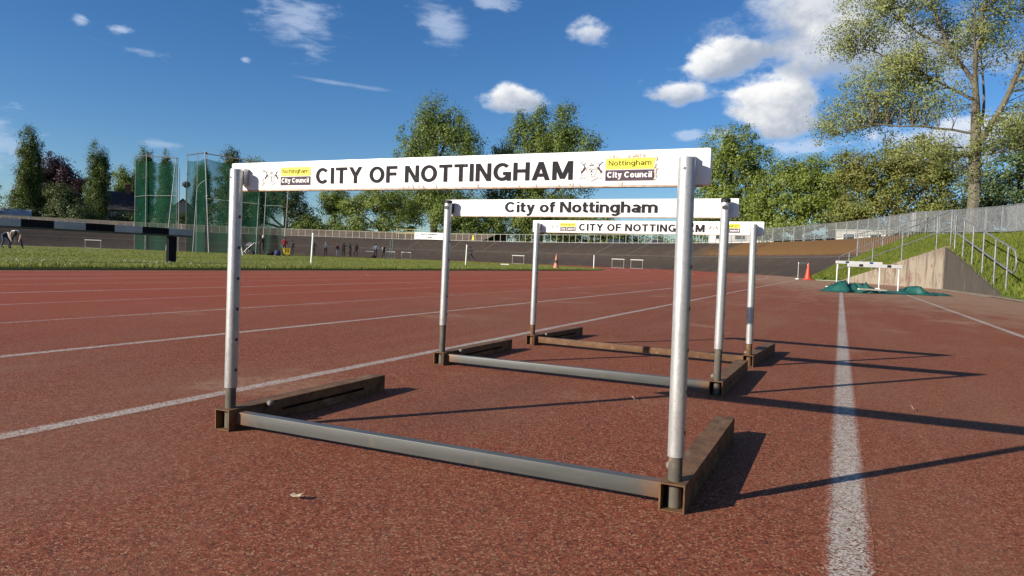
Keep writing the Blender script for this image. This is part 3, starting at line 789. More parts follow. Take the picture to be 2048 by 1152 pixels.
# ------------------------------------------------------------------ right-hand side: tarpaulin, cones, walls, rails
def b_tarp(t):
    v = t.obj(); n = t.noise(v, 7, 5, .6)
    c = t.mix(n, (.008, .060, .050, 1), (.022, .120, .098, 1))
    return principled(t, c, .5, 0, t.bump(t.noise(v, 30, 4), .3, .01), .4)
M_tarp = material('green_tarpaulin', b_tarp)
nx, ny = 58, 19
r1 = np.random.default_rng(12)
hgt = r1.uniform(0, 1, (ny, nx)); hgt = (hgt*1.6+np.roll(hgt, 1, 0)*.5+np.roll(hgt, 1, 1)*.5)/2.6
V = []; th_ = R(20)
for j in range(ny):
    for i in range(nx):
        u, v = i/(nx-1), j/(ny-1)
        wid = 1.0-.45*u
        X = -.32+2.6*u; Y = (v-.5)*wid*1.15
        X += .12*math.sin(v*9+1)*(1-u)+r1.uniform(-.025, .025); Y += .07*math.sin(u*14)+.05*math.sin(u*37+2)+r1.uniform(-.03, .03)
        pile = .20*math.exp(-((u-.12)/.10)**2)*(.6+.4*math.sin(v*6+.6)) + .12*math.exp(-((u-.28)/.07)**2) + .10*math.exp(-((u-.70)/.05)**2) + .045
        edge = min(1, 5*min(v, 1-v))*min(1, 12*min(u, 1-u))
        z = .008+edge*pile*(.15+1.35*hgt[j, i])
        V.append((X*math.cos(th_)-Y*math.sin(th_), 16.9+X*math.sin(th_)+Y*math.cos(th_), z))
tag(np_mesh('tarpaulin', V, [(j*nx+i, j*nx+i+1, (j+1)*nx+i+1, (j+1)*nx+i) for j in range(ny-1) for i in range(nx-1)], M_tarp, None, False),
    'crumpled dark green tarpaulin lying on the track under the white hurdles', 'tarpaulin')
tp_ = MB(); tp_.box(-.3, .3, -.03, .03, .02, .05)
pl = tp_.build('plank', vary('pale_plank', (.42, .38, .31), (.55, .50, .42), 8, .8), None); pl.location = (.62, 16.55, .05); pl.rotation_euler = (0, R(1), R(28))
tag(pl, 'pale plank lying across the green tarpaulin', 'plank')

M_cone_red = vary('cone_red', (.38, .045, .018), (.48, .065, .025), 5, .5)
M_cone_worn = vary('cone_worn_orange', (.42, .13, .07), (.55, .24, .15), 9, .6)
M_cone_black = vary('cone_black', (.03, .028, .028), (.06, .055, .05), 9, .7)
def cone(label, loc, h, r, body, band, rz, tilt=0):
    t = empty('traffic_cone', loc, label, 'cone'); t.rotation_euler = (tilt, 0, rz)
    b = MB(); b.extrude([(-r*1.35, -r*1.0), (-r*1.0, -r*1.35), (r*1.0, -r*1.35), (r*1.35, -r*1.0), (r*1.35, r*1.0), (r*1.0, r*1.35), (-r*1.0, r*1.35), (-r*1.35, r*1.0)], .002, .035, 'z')
    b.build('base', band if band else body, t, False, .006)
    c = MB(); c.lathe([(r, .035), (r*.92, .06), (r*.60, h*.42), (r*.36, h*.72), (r*.17, h*.97), (r*.12, h)], 20); c.build('body', body, t, True)
    if band:
        c = MB(); c.lathe([(r*.63, h*.40), (r*.47, h*.60)], 20); 
        s_ = c.build('sleeve', band, t, True); s_.scale = (1.03, 1.03, 1)
    return t
cone('clean red traffic cone at the foot of the bank', (-1.28, 33.6, 0), .76, .17, M_cone_red, None, .3)
cone('faded orange cone with a dark sleeve on the infield edge', (-13.45, 34.4, .04), .76, .155, M_cone_worn, M_cone_black, .7, R(2))

# retaining walls
def b_wall(dirty):
    def b(t):
        v = t.obj(); x, y, z = t.sep(v)
        big = t.noise(v, 1.1, 6, .6); run = t.noise(t.mapping(v, (1, 1, .16)), 3.2, 7, .72); fine = t.noise(v, 22, 5, .65)
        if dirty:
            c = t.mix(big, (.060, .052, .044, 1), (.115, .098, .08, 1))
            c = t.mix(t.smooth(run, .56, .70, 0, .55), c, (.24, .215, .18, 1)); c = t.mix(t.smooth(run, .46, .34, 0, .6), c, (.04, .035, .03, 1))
        else:
            c = t.mix(big, (.24, .205, .15, 1), (.42, .365, .275, 1))
            c = t.mix(t.smooth(run, .50, .62, 0, .75), c, (.12, .085, .065, 1)); c = t.mix(t.smooth(t.noise(v, 2.2, 6, .7), .50, .62, 0, .6), c, (.20, .10, .075, 1))
            top = t.smooth(t.math('ADD', z, t.math('MULTIPLY', t.math('SUBTRACT', run, .5), .9)), .75, 1.25)
            c = t.mix(t.math('MULTIPLY', top, .7), c, (.19, .15, .12, 1))
        c = t.mix(t.smooth(fine, .5, .75, 0, .3), c, (.10, .08, .06, 1))
        return principled(t, c, .9, 0, t.bump(fine, .35, .012), .25)
    return b
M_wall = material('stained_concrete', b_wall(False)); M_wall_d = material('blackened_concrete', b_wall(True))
t = empty('retaining_wall', (0, 0, 0), 'stained concrete retaining wall at the bottom of the grass slope by the steps', 'wall')
C0 = Vector((2.86, 25.2)); L0 = Vector((.02, 33.25)); E0 = Vector((3.15, 18.4))
def panel(name, mat, a, b, za, zb, thick, n=8):
    d = (b-a).normalized(); nrm = Vector((-d.y, d.x)); nrm = nrm if nrm.x > 0 else -nrm
    mb = MB()
    for i in range(n):
        f0, f1 = i/n, (i+1)/n; p, q = a.lerp(b, f0), a.lerp(b, f1)
        z0, z1 = za+(zb-za)*f0, za+(zb-za)*f1
        g = .006 if i < n-1 else 0
        q2 = q-d*g
        mb.add([(p.x, p.y, -.05), (q2.x, q2.y, -.05), (q2.x+nrm.x*thick, q2.y+nrm.y*thick, -.05), (p.x+nrm.x*thick, p.y+nrm.y*thick, -.05),
                (p.x, p.y, z0), (q2.x, q2.y, z1), (q2.x+nrm.x*thick, q2.y+nrm.y*thick, z1), (p.x+nrm.x*thick, p.y+nrm.y*thick, z0)],
               [(3,2,1,0),(4,5,6,7),(0,1,5,4),(1,2,6,5),(2,3,7,6),(3,0,4,7)])
        yield_mat = mat
    return mb.build(name, mat, t, False)
panel('lit_wing', M_wall, Vector((C0.x-.02, C0.y)), L0, 1.30, .05, .28, 4)
pr = panel('dark_wing', M_wall_d, Vector((C0.x-.005, C0.y-.10)), E0, 1.28, .05, .28, 4); pr['label'] = 'blackened wing of the wall sloping down to the right'
mb = MB(); mb.box(C0.x-.035, C0.x+.29, C0.y-.095, C0.y-.005, -.05, 1.315); mb.build('corner_pier', vary('pier_concrete', (.16, .13, .10), (.25, .20, .155), 3, .9, bump=.3), t, False, .01)
mb = MB(); mb.add([(C0.x-.30, C0.y-.1, .004), (C0.x+.05, C0.y-.1, .02), (E0.x+.05, E0.y-.4, .02), (E0.x-.30, E0.y-.4, .004)], [(0, 1, 2, 3)]); mb.build('footing', M_conc_strip, t)

M_galv = vary('galvanised_rail', (.17, .18, .185), (.26, .27, .275), 9, .55, .3)
M_galv_d = vary('galvanised_post', (.17, .18, .185), (.26, .27, .275), 9, .55, .3)
def handrail(label, a, b, za, zb, h, fr, bend0=False, bend1=False, off=.14):
    t = empty('handrail', (a.x, a.y, 0), label, 'handrail')
    d3 = Vector((b.x-a.x, b.y-a.y, zb-za)); 
    def P(f, dz): return Vector((d3.x*f+off, d3.y*f, za+d3.z*f+dz))
    for f in fr:
        m_ = MB(); m_.tube([P(f, -.05), P(f, h)], .020, 8); m_.build('post', M_galv_d, t, True)
    for dz, nm in ((h, 'top_rail'), (h*.52, 'middle_rail')):
        pts = [P(f, dz) for f in np.linspace(-.06 if bend0 else -.0, 1.05 if bend1 else 1.0, 12)]
        m_ = MB(); m_.tube(pts, .019, 8); m_.build(nm, M_galv, t, True)
    if bend0 or bend1:
        f = -.06 if bend0 else 1.05; s_ = -1 if bend0 else 1; c_ = P(f, h*.76); u = d3.normalized()*s_
        pts = [c_+u*(.12*h*2*math.sin(a_))+Vector((0, 0, h*.24*math.cos(a_))) for a_ in np.linspace(0, math.pi, 9)]
        m_ = MB(); m_.tube(pts, .019, 8); m_.build('end_loop', M_galv, t, True)
    return t
handrail('grey tubular handrail climbing along the light concrete wall', L0, C0, .05, 1.30, 1.12, (.05, .33, .62, .90, 1.0), bend0=True)
handrail('grey tubular handrail going down along the dark wall to the right', C0, E0, 1.30, .05, 1.05, (.10, .28, .46, .64, .82, .985), bend1=True)

# ------------------------------------------------------------------ fences along the top
def along(pts, step):
    """points every step metres along a 3d polyline"""
    out = []; pts = [Vector(p) for p in pts]; acc = 0.0; nxt = 0.0
    for a, b in zip(pts[:-1], pts[1:]):
        L = (b-a).length
        while nxt <= acc+L:
            out.append(a.lerp(b, (nxt-acc)/L)); nxt += step
        acc += L
    return out
def poly_rail(mb, pts, dz, r, n=5):
    mb.tube([Vector(p)+Vector((0, 0, dz)) for p in pts], r, n)
top_line = [tuple(p) for p in topl[1:]]+[(CX+53.5*math.cos(a), CY+53.5*math.sin(a), 2.76) for a in np.linspace(R(15.5), R(46), 22)]
fence = empty('railing_fence', top_line[0], 'grey vertical-bar railing along the top of the slope and bank', 'fence')
o3 = Vector(top_line[0]); TL = [Vector(p)-o3 for p in top_line]
FH = 1.18
pmesh = None
for p in along(TL, 1.55):
    if pmesh is None:
        m_ = MB(); m_.box(-.032, .032, -.032, .032, -.1, FH+.01); o = m_.build('post', M_galv_d, fence); pmesh = o.data
    else: o = link(bpy.data.objects.new('post', pmesh), fence)
    o.location = p
for dz, nm in ((FH-.02, 'top_rail'), (.09, 'bottom_rail')):
    m_ = MB(); poly_rail(m_, along(TL, .8), dz, .024, 6); m_.build(nm, M_galv, fence)
vs = []; fs = []
for p in along(TL, .105):
    b = len(vs); s_ = .0125
    for (dx, dy) in ((-s_, -s_), (s_, -s_), (s_, s_), (-s_, s_)): vs += [(p.x+dx, p.y+dy, p.z+.10), (p.x+dx, p.y+dy, p.z+FH-.03)]
    for k in range(4): a, c = b+2*k, b+2*((k+1) % 4); fs.append((a, c, c+1, a+1))
tag(np_mesh('bars', vs, fs, M_galv, fence), kind='stuff')
# short barred guard running down beside the bank end
g0, g1 = Vector((.76, 42.2, 1.36)), Vector((4.5, 43.2, 2.50))
guard = empty('guard_fence', g0, 'short barred guard fence running down the end of the bank', 'fence')
gd = g1-g0
for f in (0, .32, .64, .96):
    m_ = MB(); p = gd*f; m_.box(p.x-.03, p.x+.03, p.y-.03, p.y+.03, p.z-.25, p.z+1.12); m_.build('post', M_galv_d, guard)
for dz, nm in ((1.1, 'top_rail'), (.08, 'bottom_rail')):
    m_ = MB(); m_.tube([Vector((0, 0, dz)), gd+Vector((0, 0, dz))], .022, 6); m_.build(nm, M_galv, guard)
m_ = MB()
for k in range(1, 34):
    p = gd*(k/34); m_.box(p.x-.008, p.x+.008, p.y-.008, p.y+.008, p.z+.09, p.z+1.09)
tag(m_.build('bars', M_galv, guard), kind='stuff')
# plain post and rail round the far side
far_line = [(CX+53.6*math.cos(a), CY+53.6*math.sin(a), 2.76) for a in np.linspace(R(46.6), R(203), 150)]
M_far_rail = vary('pale_far_rail', (.32, .31, .27), (.42, .40, .35), 2, .6, .1)
ff = empty('rail_fence', far_line[0], 'pale post and rail fence round the far top of the cycle bank', 'fence')
o3 = Vector(far_line[0]); FL = [Vector(p)-o3 for p in far_line]
pm = None
for p in along(FL, 1.0):
    if pm is None:
        m_ = MB(); m_.box(-.026, .026, -.026, .026, -.15, .98); o = m_.build('post', M_far_rail, ff); pm = o.data
    else: o = link(bpy.data.objects.new('post', pm), ff)
    o.location = p
for dz, nm in ((.97, 'top_rail'), (.03, 'bottom_rail')):
    m_ = MB(); poly_rail(m_, FL, dz, .03, 5); m_.build(nm, M_far_rail, ff)
# club banner on the rail
def on_ring(th, r, z): return Vector((CX+r*math.cos(R(th)), CY+r*math.sin(R(th)), z))
ba, bb = on_ring(97.3, 53.35, 2.80), on_ring(92.5, 53.35, 2.80)
bw = (bb-ba).length; ang = math.atan2((bb-ba).y, (bb-ba).x)
bt = empty('club_banner', (ba+bb)/2, 'white club banner with grey lettering hung on the far rail', 'banner', rz=ang)
m_ = MB()
for k in range(12):
    x0_, x1_ = -bw/2+bw*k/12, -bw/2+bw*(k+1)/12; d0, d1 = .02*math.sin(k*1.1), .02*math.sin((k+1)*1.1)
    m_.add([(x0_, d0, .02), (x1_, d1, .02), (x1_, d1*.3, .98), (x0_, d0*.3, .98), (x0_, d0+.01, .02), (x1_, d1+.01, .02), (x1_, d1*.3+.01, .98), (x0_, d0*.3+.01, .98)], [(0, 1, 2, 3), (7, 6, 5, 4), (3, 2, 6, 7), (0, 4, 5, 1)])
sh_ = m_.build('sheet', vary('banner_white', (.72, .72, .70), (.80, .80, .78), 1, .6), bt)
M_bprint = vary('banner_grey_print', (.14, .14, .16), (.22, .22, .25), 3, .7)
lettering('lettering', 'Notts Athletic', -bw*.28, bw*.30, .62, .86, -.03, .15, M_bprint, sh_)
lettering('lettering', 'Club', -bw*.09, bw*.11, .22, .46, -.03, .15, M_bprint, sh_)
for sx in (-.41, .41):
    m_ = MB(); m_.poly([(bw*sx+.14*math.cos(a_), .55+.18*math.sin(a_)) for a_ in np.linspace(0, 2*math.pi, 9)[:-1]], -.03); m_.build('emblem', vary('banner_emblem', (.40, .42, .44), (.62, .62, .60), 9, .7), sh_)
# yellow stair rails behind the banner
M_yrail = vary('faded_yellow_paint', (.50, .44, .14), (.62, .55, .20), 3, .6)
yr = empty('stair_rail', on_ring(99.0, 55.4, 2.5), 'faded yellow stair railing rising behind the far rail', 'handrail', rz=R(9))
for x in (-2.2, -.7, .6, 2.0):
    m_ = MB(); m_.tube([(x, 0, 0), (x, 0, 1.75 if x < 1 else 1.6)], .03, 6); m_.build('post', M_yrail, yr)
for z in (1.75, 1.15):
    m_ = MB(); m_.tube([(-2.2, 0, z), (1.6, 0, z)] + ([(3.9, 0, z-1.1)] if z < 1.5 else []), .032, 6); m_.build('rail', M_yrail, yr)
m_ = MB(); m_.tube([(-.6, 0, 1.35), (.7, 0, 1.35), (3.8, 0, .55)], .032, 6); m_.build('rail', M_yrail, yr)
m_ = MB(); m_.box(.9, 3.2, .3, 1.3, .0, .62); m_.build('step_block', vary('dark_step', (.04, .035, .03), (.07, .06, .05), 3, .9), yr)
ys = MB(); ys.box(-.12, .12, -.05, .05, .35, 1.0); ys.box(-.03, .03, -.03, .03, 0, .35); ys.box(-.2, .2, -.12, .12, .34, .42)
yo = tag(ys.build('marker_box', vary('bright_yellow', (.70, .58, .03), (.78, .64, .05), 3, .5)), 'small bright yellow box on a stand behind the far rail', 'marker'); yo.location = on_ring(88.0, 54.3, 2.55)

# ------------------------------------------------------------------ steeplechase barrier
M_sb = vary('barrier_black', (.008, .008, .010), (.014, .014, .017), 2, .9, spec=.1)
M_sw = vary('barrier_greyed_white', (.33, .33, .34), (.42, .42, .43), 2, .8, spec=.2)
M_swood = vary('barrier_timber', (.075, .065, .045), (.12, .105, .075), 5, .85)
st = empty('steeplechase_barrier', (-16.4, 11, .05), 'long black and white striped steeplechase barrier on the infield', 'barrier')
cuts = [14.10, 13.32, 12.53, 11.76, 11.02, 10.27, 9.55, 8.8, 8.1]
for i, (a, b) in enumerate(zip(cuts[:-1], cuts[1:])):
    m_ = MB(); m_.box(-.065, .065, b-11+.001, a-11-.001, .735, .905); m_.build('painted_section', M_sw if i % 2 == 0 else M_sb, st, False, .006)
m_ = MB(); m_.box(-.055, .055, cuts[-1]-11, cuts[0]-11-.03, .690, .7345); m_.build('under_beam', M_swood, st)
for yy in (13.45, 8.45):
    m_ = MB(); m_.box(-.055, .055, yy-11-.12, yy-11+.12, -.04, .69); m_.build('post', M_sb, st, False, .01)

# ------------------------------------------------------------------ white marker posts, plank
M_pw = vary('marker_white', (.72, .72, .66), (.82, .82, .76), 8, .6)
def marker(label, loc, h, lean):
    m_ = MB(); m_.tube([(0, 0, -.05), (lean[0], lean[1], h-.02), (lean[0]*1.01, lean[1]*1.01, h)], [.034, .034, .026], 10)
    o = m_.build('marker_post', M_pw, None, True); o.location = loc; tag(o, label, 'post', 'white marker posts on the infield')
marker('tall white marker post leaning right, nearest on the infield', (-17.5, 20.3, .05), 1.10, (.045, .02))
marker('white marker post on the infield between the runner and the middle hurdle', (-18.75, 34.3, .05), 1.12, (.04, .0))
marker('small upright white marker post at the tip of the infield', (-15.1, 45.6, .05), .88, (0, 0))
marker('white marker post leaning left beside the near hurdle post', (-38.6, 37.6, .05), 1.12, (-.24, -.05))
m_ = MB(); m_.box(-.28, .28, -.05, .05, .0, .07); o = m_.build('white_block', M_pw, None, False, .008); o.location = (-20.6, 43.2, .06); o.rotation_euler = (0, 0, R(24)); tag(o, 'short white block lying on the grass left of the cone', 'block')

# ------------------------------------------------------------------ throwing cage
def net_mat(t):
    v = t.obj(); n = t.noise(v, .5, 5, .6)
    d = t.new('ShaderNodeBsdfDiffuse'); t.put(d.inputs[0], t.mix(n, (.006, .034, .022, 1), (.012, .055, .034, 1)))
    tr = t.new('ShaderNodeBsdfTransparent')
    mx = t.new('ShaderNodeMixShader'); t.put(mx.inputs[0], t.smooth(n, .3, .7, .46, .74))
    t.l.new(tr.outputs[0], mx.inputs[1]); t.l.new(d.outputs[0], mx.inputs[2]); return mx.outputs[0]
M_net = material('green_net', net_mat)
M_pole = vary('cage_pole', (.20, .215, .205), (.28, .295, .285), 2, .5, .3)
def cage(label, poles, panels, extra=None):
    o0 = Vector((poles[0][0], poles[0][1], 0)); t = empty('throwing_cage', o0, label, 'cage', 'throwing cage nets')
    for (x, y, x2, y2, h, r) in poles:
        m_ = MB(); m_.tube([Vector((x, y, 0))-o0, Vector((x2, y2, h))-o0], r*.75, 8); m_.build('pole', M_pole, t, True)
    for (a, b, h0, h1, rail) in panels:
        vs = []; nx_, nz_ = 14, 10
        a_ = Vector((a[0], a[1], 0))-o0; b_ = Vector((b[0], b[1], 0))-o0; nrm = Vector((-(b_-a_).y, (b_-a_).x, 0)).normalized()
        for j in range(nz_):
            for i in range(nx_):
                f, g = i/(nx_-1), j/(nz_-1)
                p = a_.lerp(b_, f); sag = .22*math.sin(f*math.pi*3)*(1-g*.6)+.3*math.sin(math.pi*g)*math.sin(f*math.pi)
                vs.append((p.x+nrm.x*sag, p.y+nrm.y*sag, .03+g*((h0+(h1-h0)*f)-.03)-(.16*math.sin(f*math.pi) if j == nz_-1 else 0)))
        np_mesh('net', vs, [(j*nx_+i, j*nx_+i+1, (j+1)*nx_+i+1, (j+1)*nx_+i) for j in range(nz_-1) for i in range(nx_-1)], M_net, t, True)
        if rail:
            m_ = MB(); m_.tube([a_+Vector((0, 0, h0+rail)), b_+Vector((0, 0, h1+rail))], .06, 6); m_.build('top_rail', vary('cage_rail', (.05, .055, .07), (.08, .085, .10), 2, .6), t)
    for pts, r in (extra or []):
        m_ = MB(); m_.tube([Vector(p)-o0 for p in pts], r*.7, 8); m_.build('strut', M_pole, t, True)
    return t
cage('left part of the tall green throwing cage net', [(-67.8, 52.35, -67.8, 52.35, 10.3, .06), (-72.5, 54.6, -72.5, 54.6, 10.7, .04), (-62.6, 50.7, -62.9, 52.0, 9.6, .07), (-62.9, 52.2, -62.9, 52.2, 9.7, .06), (-61.9, 51.6, -61.9, 51.6, 8.6, .06)],
     [((-72.5, 54.6), (-67.8, 52.5), 10.0, 9.6, .55), ((-67.8, 52.5), (-62.9, 52.1), 9.6, 9.2, .5)],
     [([(-72.5, 54.6, 6.0), (-67.8, 52.4, 5.9), (-62.9, 52.1, 5.8)], .03)])
cage('right part of the tall green throwing cage net behind the near hurdle', [(-65.5, 55.6, -65.5, 55.6, 10.8, .05), (-55.1, 49.4, -57.3, 50.7, 10.0, .075), (-57.3, 50.9, -57.3, 50.9, 10.0, .05), (-53.2, 45.9, -53.0, 46.1, 5.9, .06), (-52.5, 52.8, -52.3, 53.0, 8.6, .06), (-51.9, 53.1, -51.7, 53.3, 8.6, .06), (-50.0, 54.0, -49.6, 54.1, 8.4, .07), (-59.0, 51.3, -59.0, 51.3, 9.9, .04)],
     [((-65.5, 55.6), (-57.3, 50.8), 10.0, 9.3, .6), ((-57.3, 50.8), (-52.2, 52.9), 9.3, 8.6, .5), ((-52.2, 52.9), (-50.3, 53.9), 8.6, 8.4, .4)],
     [([(-53.0, 46.1, 5.9), (-52.85, 46.3, 6.3), (-52.4, 46.6, 6.7)], .05), ([(-57.3, 50.8, 5.6), (-56.0, 50.0, 5.6)], .05), ([(-51.9, 53.1, 4.9), (-50.2, 53.9, 4.9)], .05), ([(-57.3, 50.8, 5.4), (-52.2, 52.9, 5.0)], .035)])
lp = empty('lamp_post', (-92.5, 78.4, 2.4), 'dark lamp post with a round head behind the throwing cage', 'lamp post')
m_ = MB(); m_.tube([(0, 0, 0), (0, 0, 7.3)], [.09, .06], 8); m_.build('pole', M_black, lp, True)
m_ = MB(); m_.lathe([(.12, 7.3), (.55, 7.6), (.62, 7.9), (.45, 8.2), (.1, 8.3)], 14); m_.build('lamp_head', M_black, lp, True)

# ------------------------------------------------------------------ people
def cloth(name, c): return vary(name, c, tuple(min(1, x*1.35+.004) for x in c), 9, .85)
SKIN = vary('skin', (.36, .21, .15), (.44, .27, .20), 20, .6)
SKIN_D = vary('dark_skin', (.075, .045, .032), (.10, .062, .045), 20, .6)
BASEP = dict(pelvis=(0, 0, .95), waist=(0, 0, 1.10), chest=(0, 0, 1.33), neck=(0, 0, 1.47), head=(0, -.02, 1.58), crown=(0, -.01, 1.70),
    shl=(.19, 0, 1.40), ell=(.25, .02, 1.12), hal=(.26, -.08, .88), fil=(.26, -.10, .79), shr=(-.19, 0, 1.40), elr=(-.25, .02, 1.12), har=(-.26, -.08, .88), fir=(-.26, -.10, .79),
    hil=(.10, 0, .90), knl=(.11, -.02, .50), anl=(.11, .02, .09), tol=(.12, -.15, .04), hir=(-.10, 0, .90), knr=(-.11, -.02, .50), anr=(-.11, .02, .09), tor=(-.12, -.15, .04))
RAD = dict(pelvis=(.15, .11), waist=(.135, .10), chest=(.165, .115), neck=(.055, .055), head=(.085, .10), crown=(.06, .07), shl=.065, ell=.045, hal=.034, fil=.024, shr=.065, elr=.045, har=.034, fir=.024,
    hil=.085, knl=.058, anl=.042, tol=.036, hir=.085, knr=.058, anr=.042, tor=.036)
EDGES = [('pelvis', 'waist', 'shirt'), ('waist', 'chest', 'shirt'), ('chest', 'neck', 'shirt'), ('neck', 'head', 'skin'), ('head', 'crown', 'skin'), ('chest', 'shl', 'shirt'), ('shl', 'ell', 'sleeve'), ('ell', 'hal', 'sleeve'), ('hal', 'fil', 'skin'),
    ('chest', 'shr', 'shirt'), ('shr', 'elr', 'sleeve'), ('elr', 'har', 'sleeve'), ('har', 'fir', 'skin'), ('pelvis', 'hil', 'legs'), ('hil', 'knl', 'legs'), ('knl', 'anl', 'legs'), ('anl', 'tol', 'shoes'), ('pelvis', 'hir', 'legs'), ('hir', 'knr', 'legs'), ('knr', 'anr', 'legs'), ('anr', 'tor', 'shoes')]
POSES = {
 'stand': {}, 
 'hips': dict(ell=(.42, .06, 1.16), hal=(.22, -.02, 1.02), fil=(.16, -.08, 1.0), elr=(-.42, .06, 1.16), har=(-.22, -.02, 1.02), fir=(-.16, -.08, 1.0)),
 'reach': dict(ell=(.46, -.02, 1.30), hal=(.70, -.04, 1.20), fil=(.78, -.05, 1.17)),
 'lean': dict(chest=(.06, -.05, 1.30), neck=(.08, -.10, 1.43), head=(.09, -.14, 1.53), crown=(.09, -.15, 1.65), shl=(.25, -.04, 1.37), shr=(-.12, -.04, 1.37), ell=(.34, -.16, 1.14), hal=(.22, -.30, 1.05), fil=(.16, -.36, 1.04), elr=(-.22, -.14, 1.12), har=(-.10, -.30, 1.04), fir=(-.04, -.36, 1.03), knr=(-.24, -.05, .52), anr=(-.30, .10, .10), tor=(-.32, -.06, .04)),
 'bend': dict(pelvis=(0, .22, .88), waist=(0, .05, .98), chest=(0, -.18, 1.02), neck=(0, -.32, .98), head=(0, -.42, .93), crown=(0, -.53, .90), shl=(.19, -.22, .99), shr=(-.19, -.22, .99), ell=(.24, -.30, .70), hal=(.18, -.40, .46), fil=(.16, -.43, .38), elr=(-.24, -.30, .70), har=(-.18, -.40, .46), fir=(-.16, -.43, .38), hil=(.11, .20, .84), hir=(-.11, .20, .84), knl=(.22, -.02, .47), anl=(.30, .06, .09), tol=(.33, -.11, .04), knr=(-.22, .05, .47), anr=(-.30, .14, .09), tor=(-.33, -.03, .04)),
 'run': dict(chest=(0, -.08, 1.33), neck=(0, -.12, 1.46), head=(0, -.16, 1.57), crown=(0, -.17, 1.69), shl=(.18, -.04, 1.40), shr=(-.18, -.12, 1.40), ell=(.25, .22, 1.18), hal=(.22, .06, 1.02), fil=(.20, .0, 1.0), elr=(-.24, -.26, 1.15), har=(-.16, -.46, 1.26), fir=(-.13, -.52, 1.30), knl=(.10, -.34, .66), anl=(.10, -.16, .30), tol=(.10, -.32, .24), knr=(-.10, .16, .48), anr=(-.10, .48, .28), tor=(-.10, .50, .14)),
 'walk': dict(knl=(.11, -.12, .50), anl=(.11, -.24, .09), tol=(.12, -.40, .05), knr=(-.11, .04, .50), anr=(-.11, .28, .12), tor=(-.12, .14, .04), ell=(.25, .12, 1.13), elr=(-.25, -.06, 1.12), har=(-.25, -.24, .98), fir=(-.25, -.31, .95)),
 'push': dict(ell=(.24, -.16, 1.16), hal=(.20, -.42, 1.06), fil=(.16, -.48, 1.05), elr=(-.24, -.16, 1.16), har=(-.20, -.42, 1.06), fir=(-.16, -.48, 1.05)),
}
def person(label, loc, face, pose, h, shirt, legs, sleeve=None, skin=None, shoes=None, hair=(.02, .015, .012), hood=False, group='athletes and onlookers on the infield'):
    J = dict(BASEP); J.update(POSES[pose]); names = list(J); ix = {n: i for i, n in enumerate(names)}
    me = bpy.data.meshes.new('skel'); me.from_pydata([J[n] for n in names], [(ix[a], ix[b]) for a, b, _ in EDGES], [])
    o = bpy.data.objects.new('skel', me); COL.objects.link(o)
    md = o.modifiers.new('s', 'SKIN'); md.use_smooth_shade = True; md.branch_smoothing = .6
    sv = me.skin_vertices[0].data
    for n, i in ix.items():
        r = RAD[n]; sv[i].radius = r if isinstance(r, tuple) else (r, r); sv[i].use_root = (n == 'pelvis')
    o.modifiers.new('d', 'SUBSURF').levels = 1
    dg = bpy.context.evaluated_depsgraph_get(); bm_ = bpy.data.meshes.new_from_object(o.evaluated_get(dg))
    COL.objects.unlink(o); bpy.data.objects.remove(o); bpy.data.meshes.remove(me)
    sk = skin or SKIN; ms = dict(shirt=shirt, sleeve=sleeve or shirt, legs=legs, skin=sk, shoes=shoes or cloth('dark_shoes', (.02, .02, .022)))
    keys = list(ms)
    bm_.materials.clear()
    for k in keys: bm_.materials.append(ms[k])
    A = np.array([J[a] for a, b, c in EDGES]); B = np.array([J[b] for a, b, c in EDGES]); K = [keys.index(c) for a, b, c in EDGES]
    for p in bm_.polygons:
        c = np.array(p.center); t_ = np.clip(((c-A)*(B-A)).sum(1)/((B-A)**2).sum(1), 0, 1); d = np.linalg.norm(c-(A+(B-A)*t_[:, None]), axis=1)
        p.material_index = K[int(np.argmin(d))]
    root = empty('person', loc, label, 'person', group, face); root.scale = (h/1.75,)*3
    bm_.name = 'body'; link(bpy.data.objects.new('body', bm_), root)
    hd, cr = Vector(J['head']), Vector(J['crown']); ax = (cr-hd).normalized(); back = Vector((0, 1, 0)); back = (back-ax*back.dot(ax)).normalized()
    m_ = MB(); c = hd+ax*.035+back*.030
    m_.ball(tuple(c), .105, 12, (1.0, 1.05, 1.12)); 
    if hood: m_.ball(tuple(hd-ax*.04+back*.06), .10, 10, (1.0, .8, 1.0))
    m_.build('hair', shirt if hood else cloth('hair_%02d' % int(hair[0]*100), hair), root, True)
    fc = hd-back*.095
    m_ = MB(); m_.tube([fc+ax*.02, fc-back*.028-ax*.012], [.010, .016], 6); m_.build('nose', sk, root, True)
    for s_ in (-.035, .035):
        m_ = MB(); m_.ball(tuple(fc+Vector((s_, 0, 0))+ax*.028+back*.004), .009, 6); m_.build('eye', cloth('eye_dark', (.02, .02, .02)), root, True)
    return root
BLK = cloth('black_kit', (.012, .012, .014)); NAVY = cloth('navy_kit', (.014, .017, .035)); REDK = cloth('red_kit', (.20, .012, .018)); MAR = cloth('maroon_kit', (.09, .012, .022))
WHT = cloth('white_kit', (.60, .62, .62)); GRY = cloth('grey_kit', (.33, .34, .38)); CRM = cloth('cream_kit', (.42, .38, .33)); JEAN = cloth('jeans', (.022, .032, .075)); PALE = cloth('pale_trousers', (.55, .50, .50)); BRN = cloth('brown_trousers', (.05, .038, .034))
V0 = R(-10)
person('person in a white top bending right over at the far left', (-42.0, 24.3, .05), R(55), 'bend', 1.75, WHT, BLK, sleeve=SKIN)
person('person in jeans and pale top stooping just left of the bending one', (-43.4, 24.6, .05), R(120), 'bend', 1.62, NAVY, JEAN, sleeve=CRM)
person('grey-haired adult in maroon and black pushing a buggy', (-46.7, 47.8, .05), R(-70), 'push', 1.78, MAR, BRN, sleeve=BLK, hair=(.45, .45, .44))
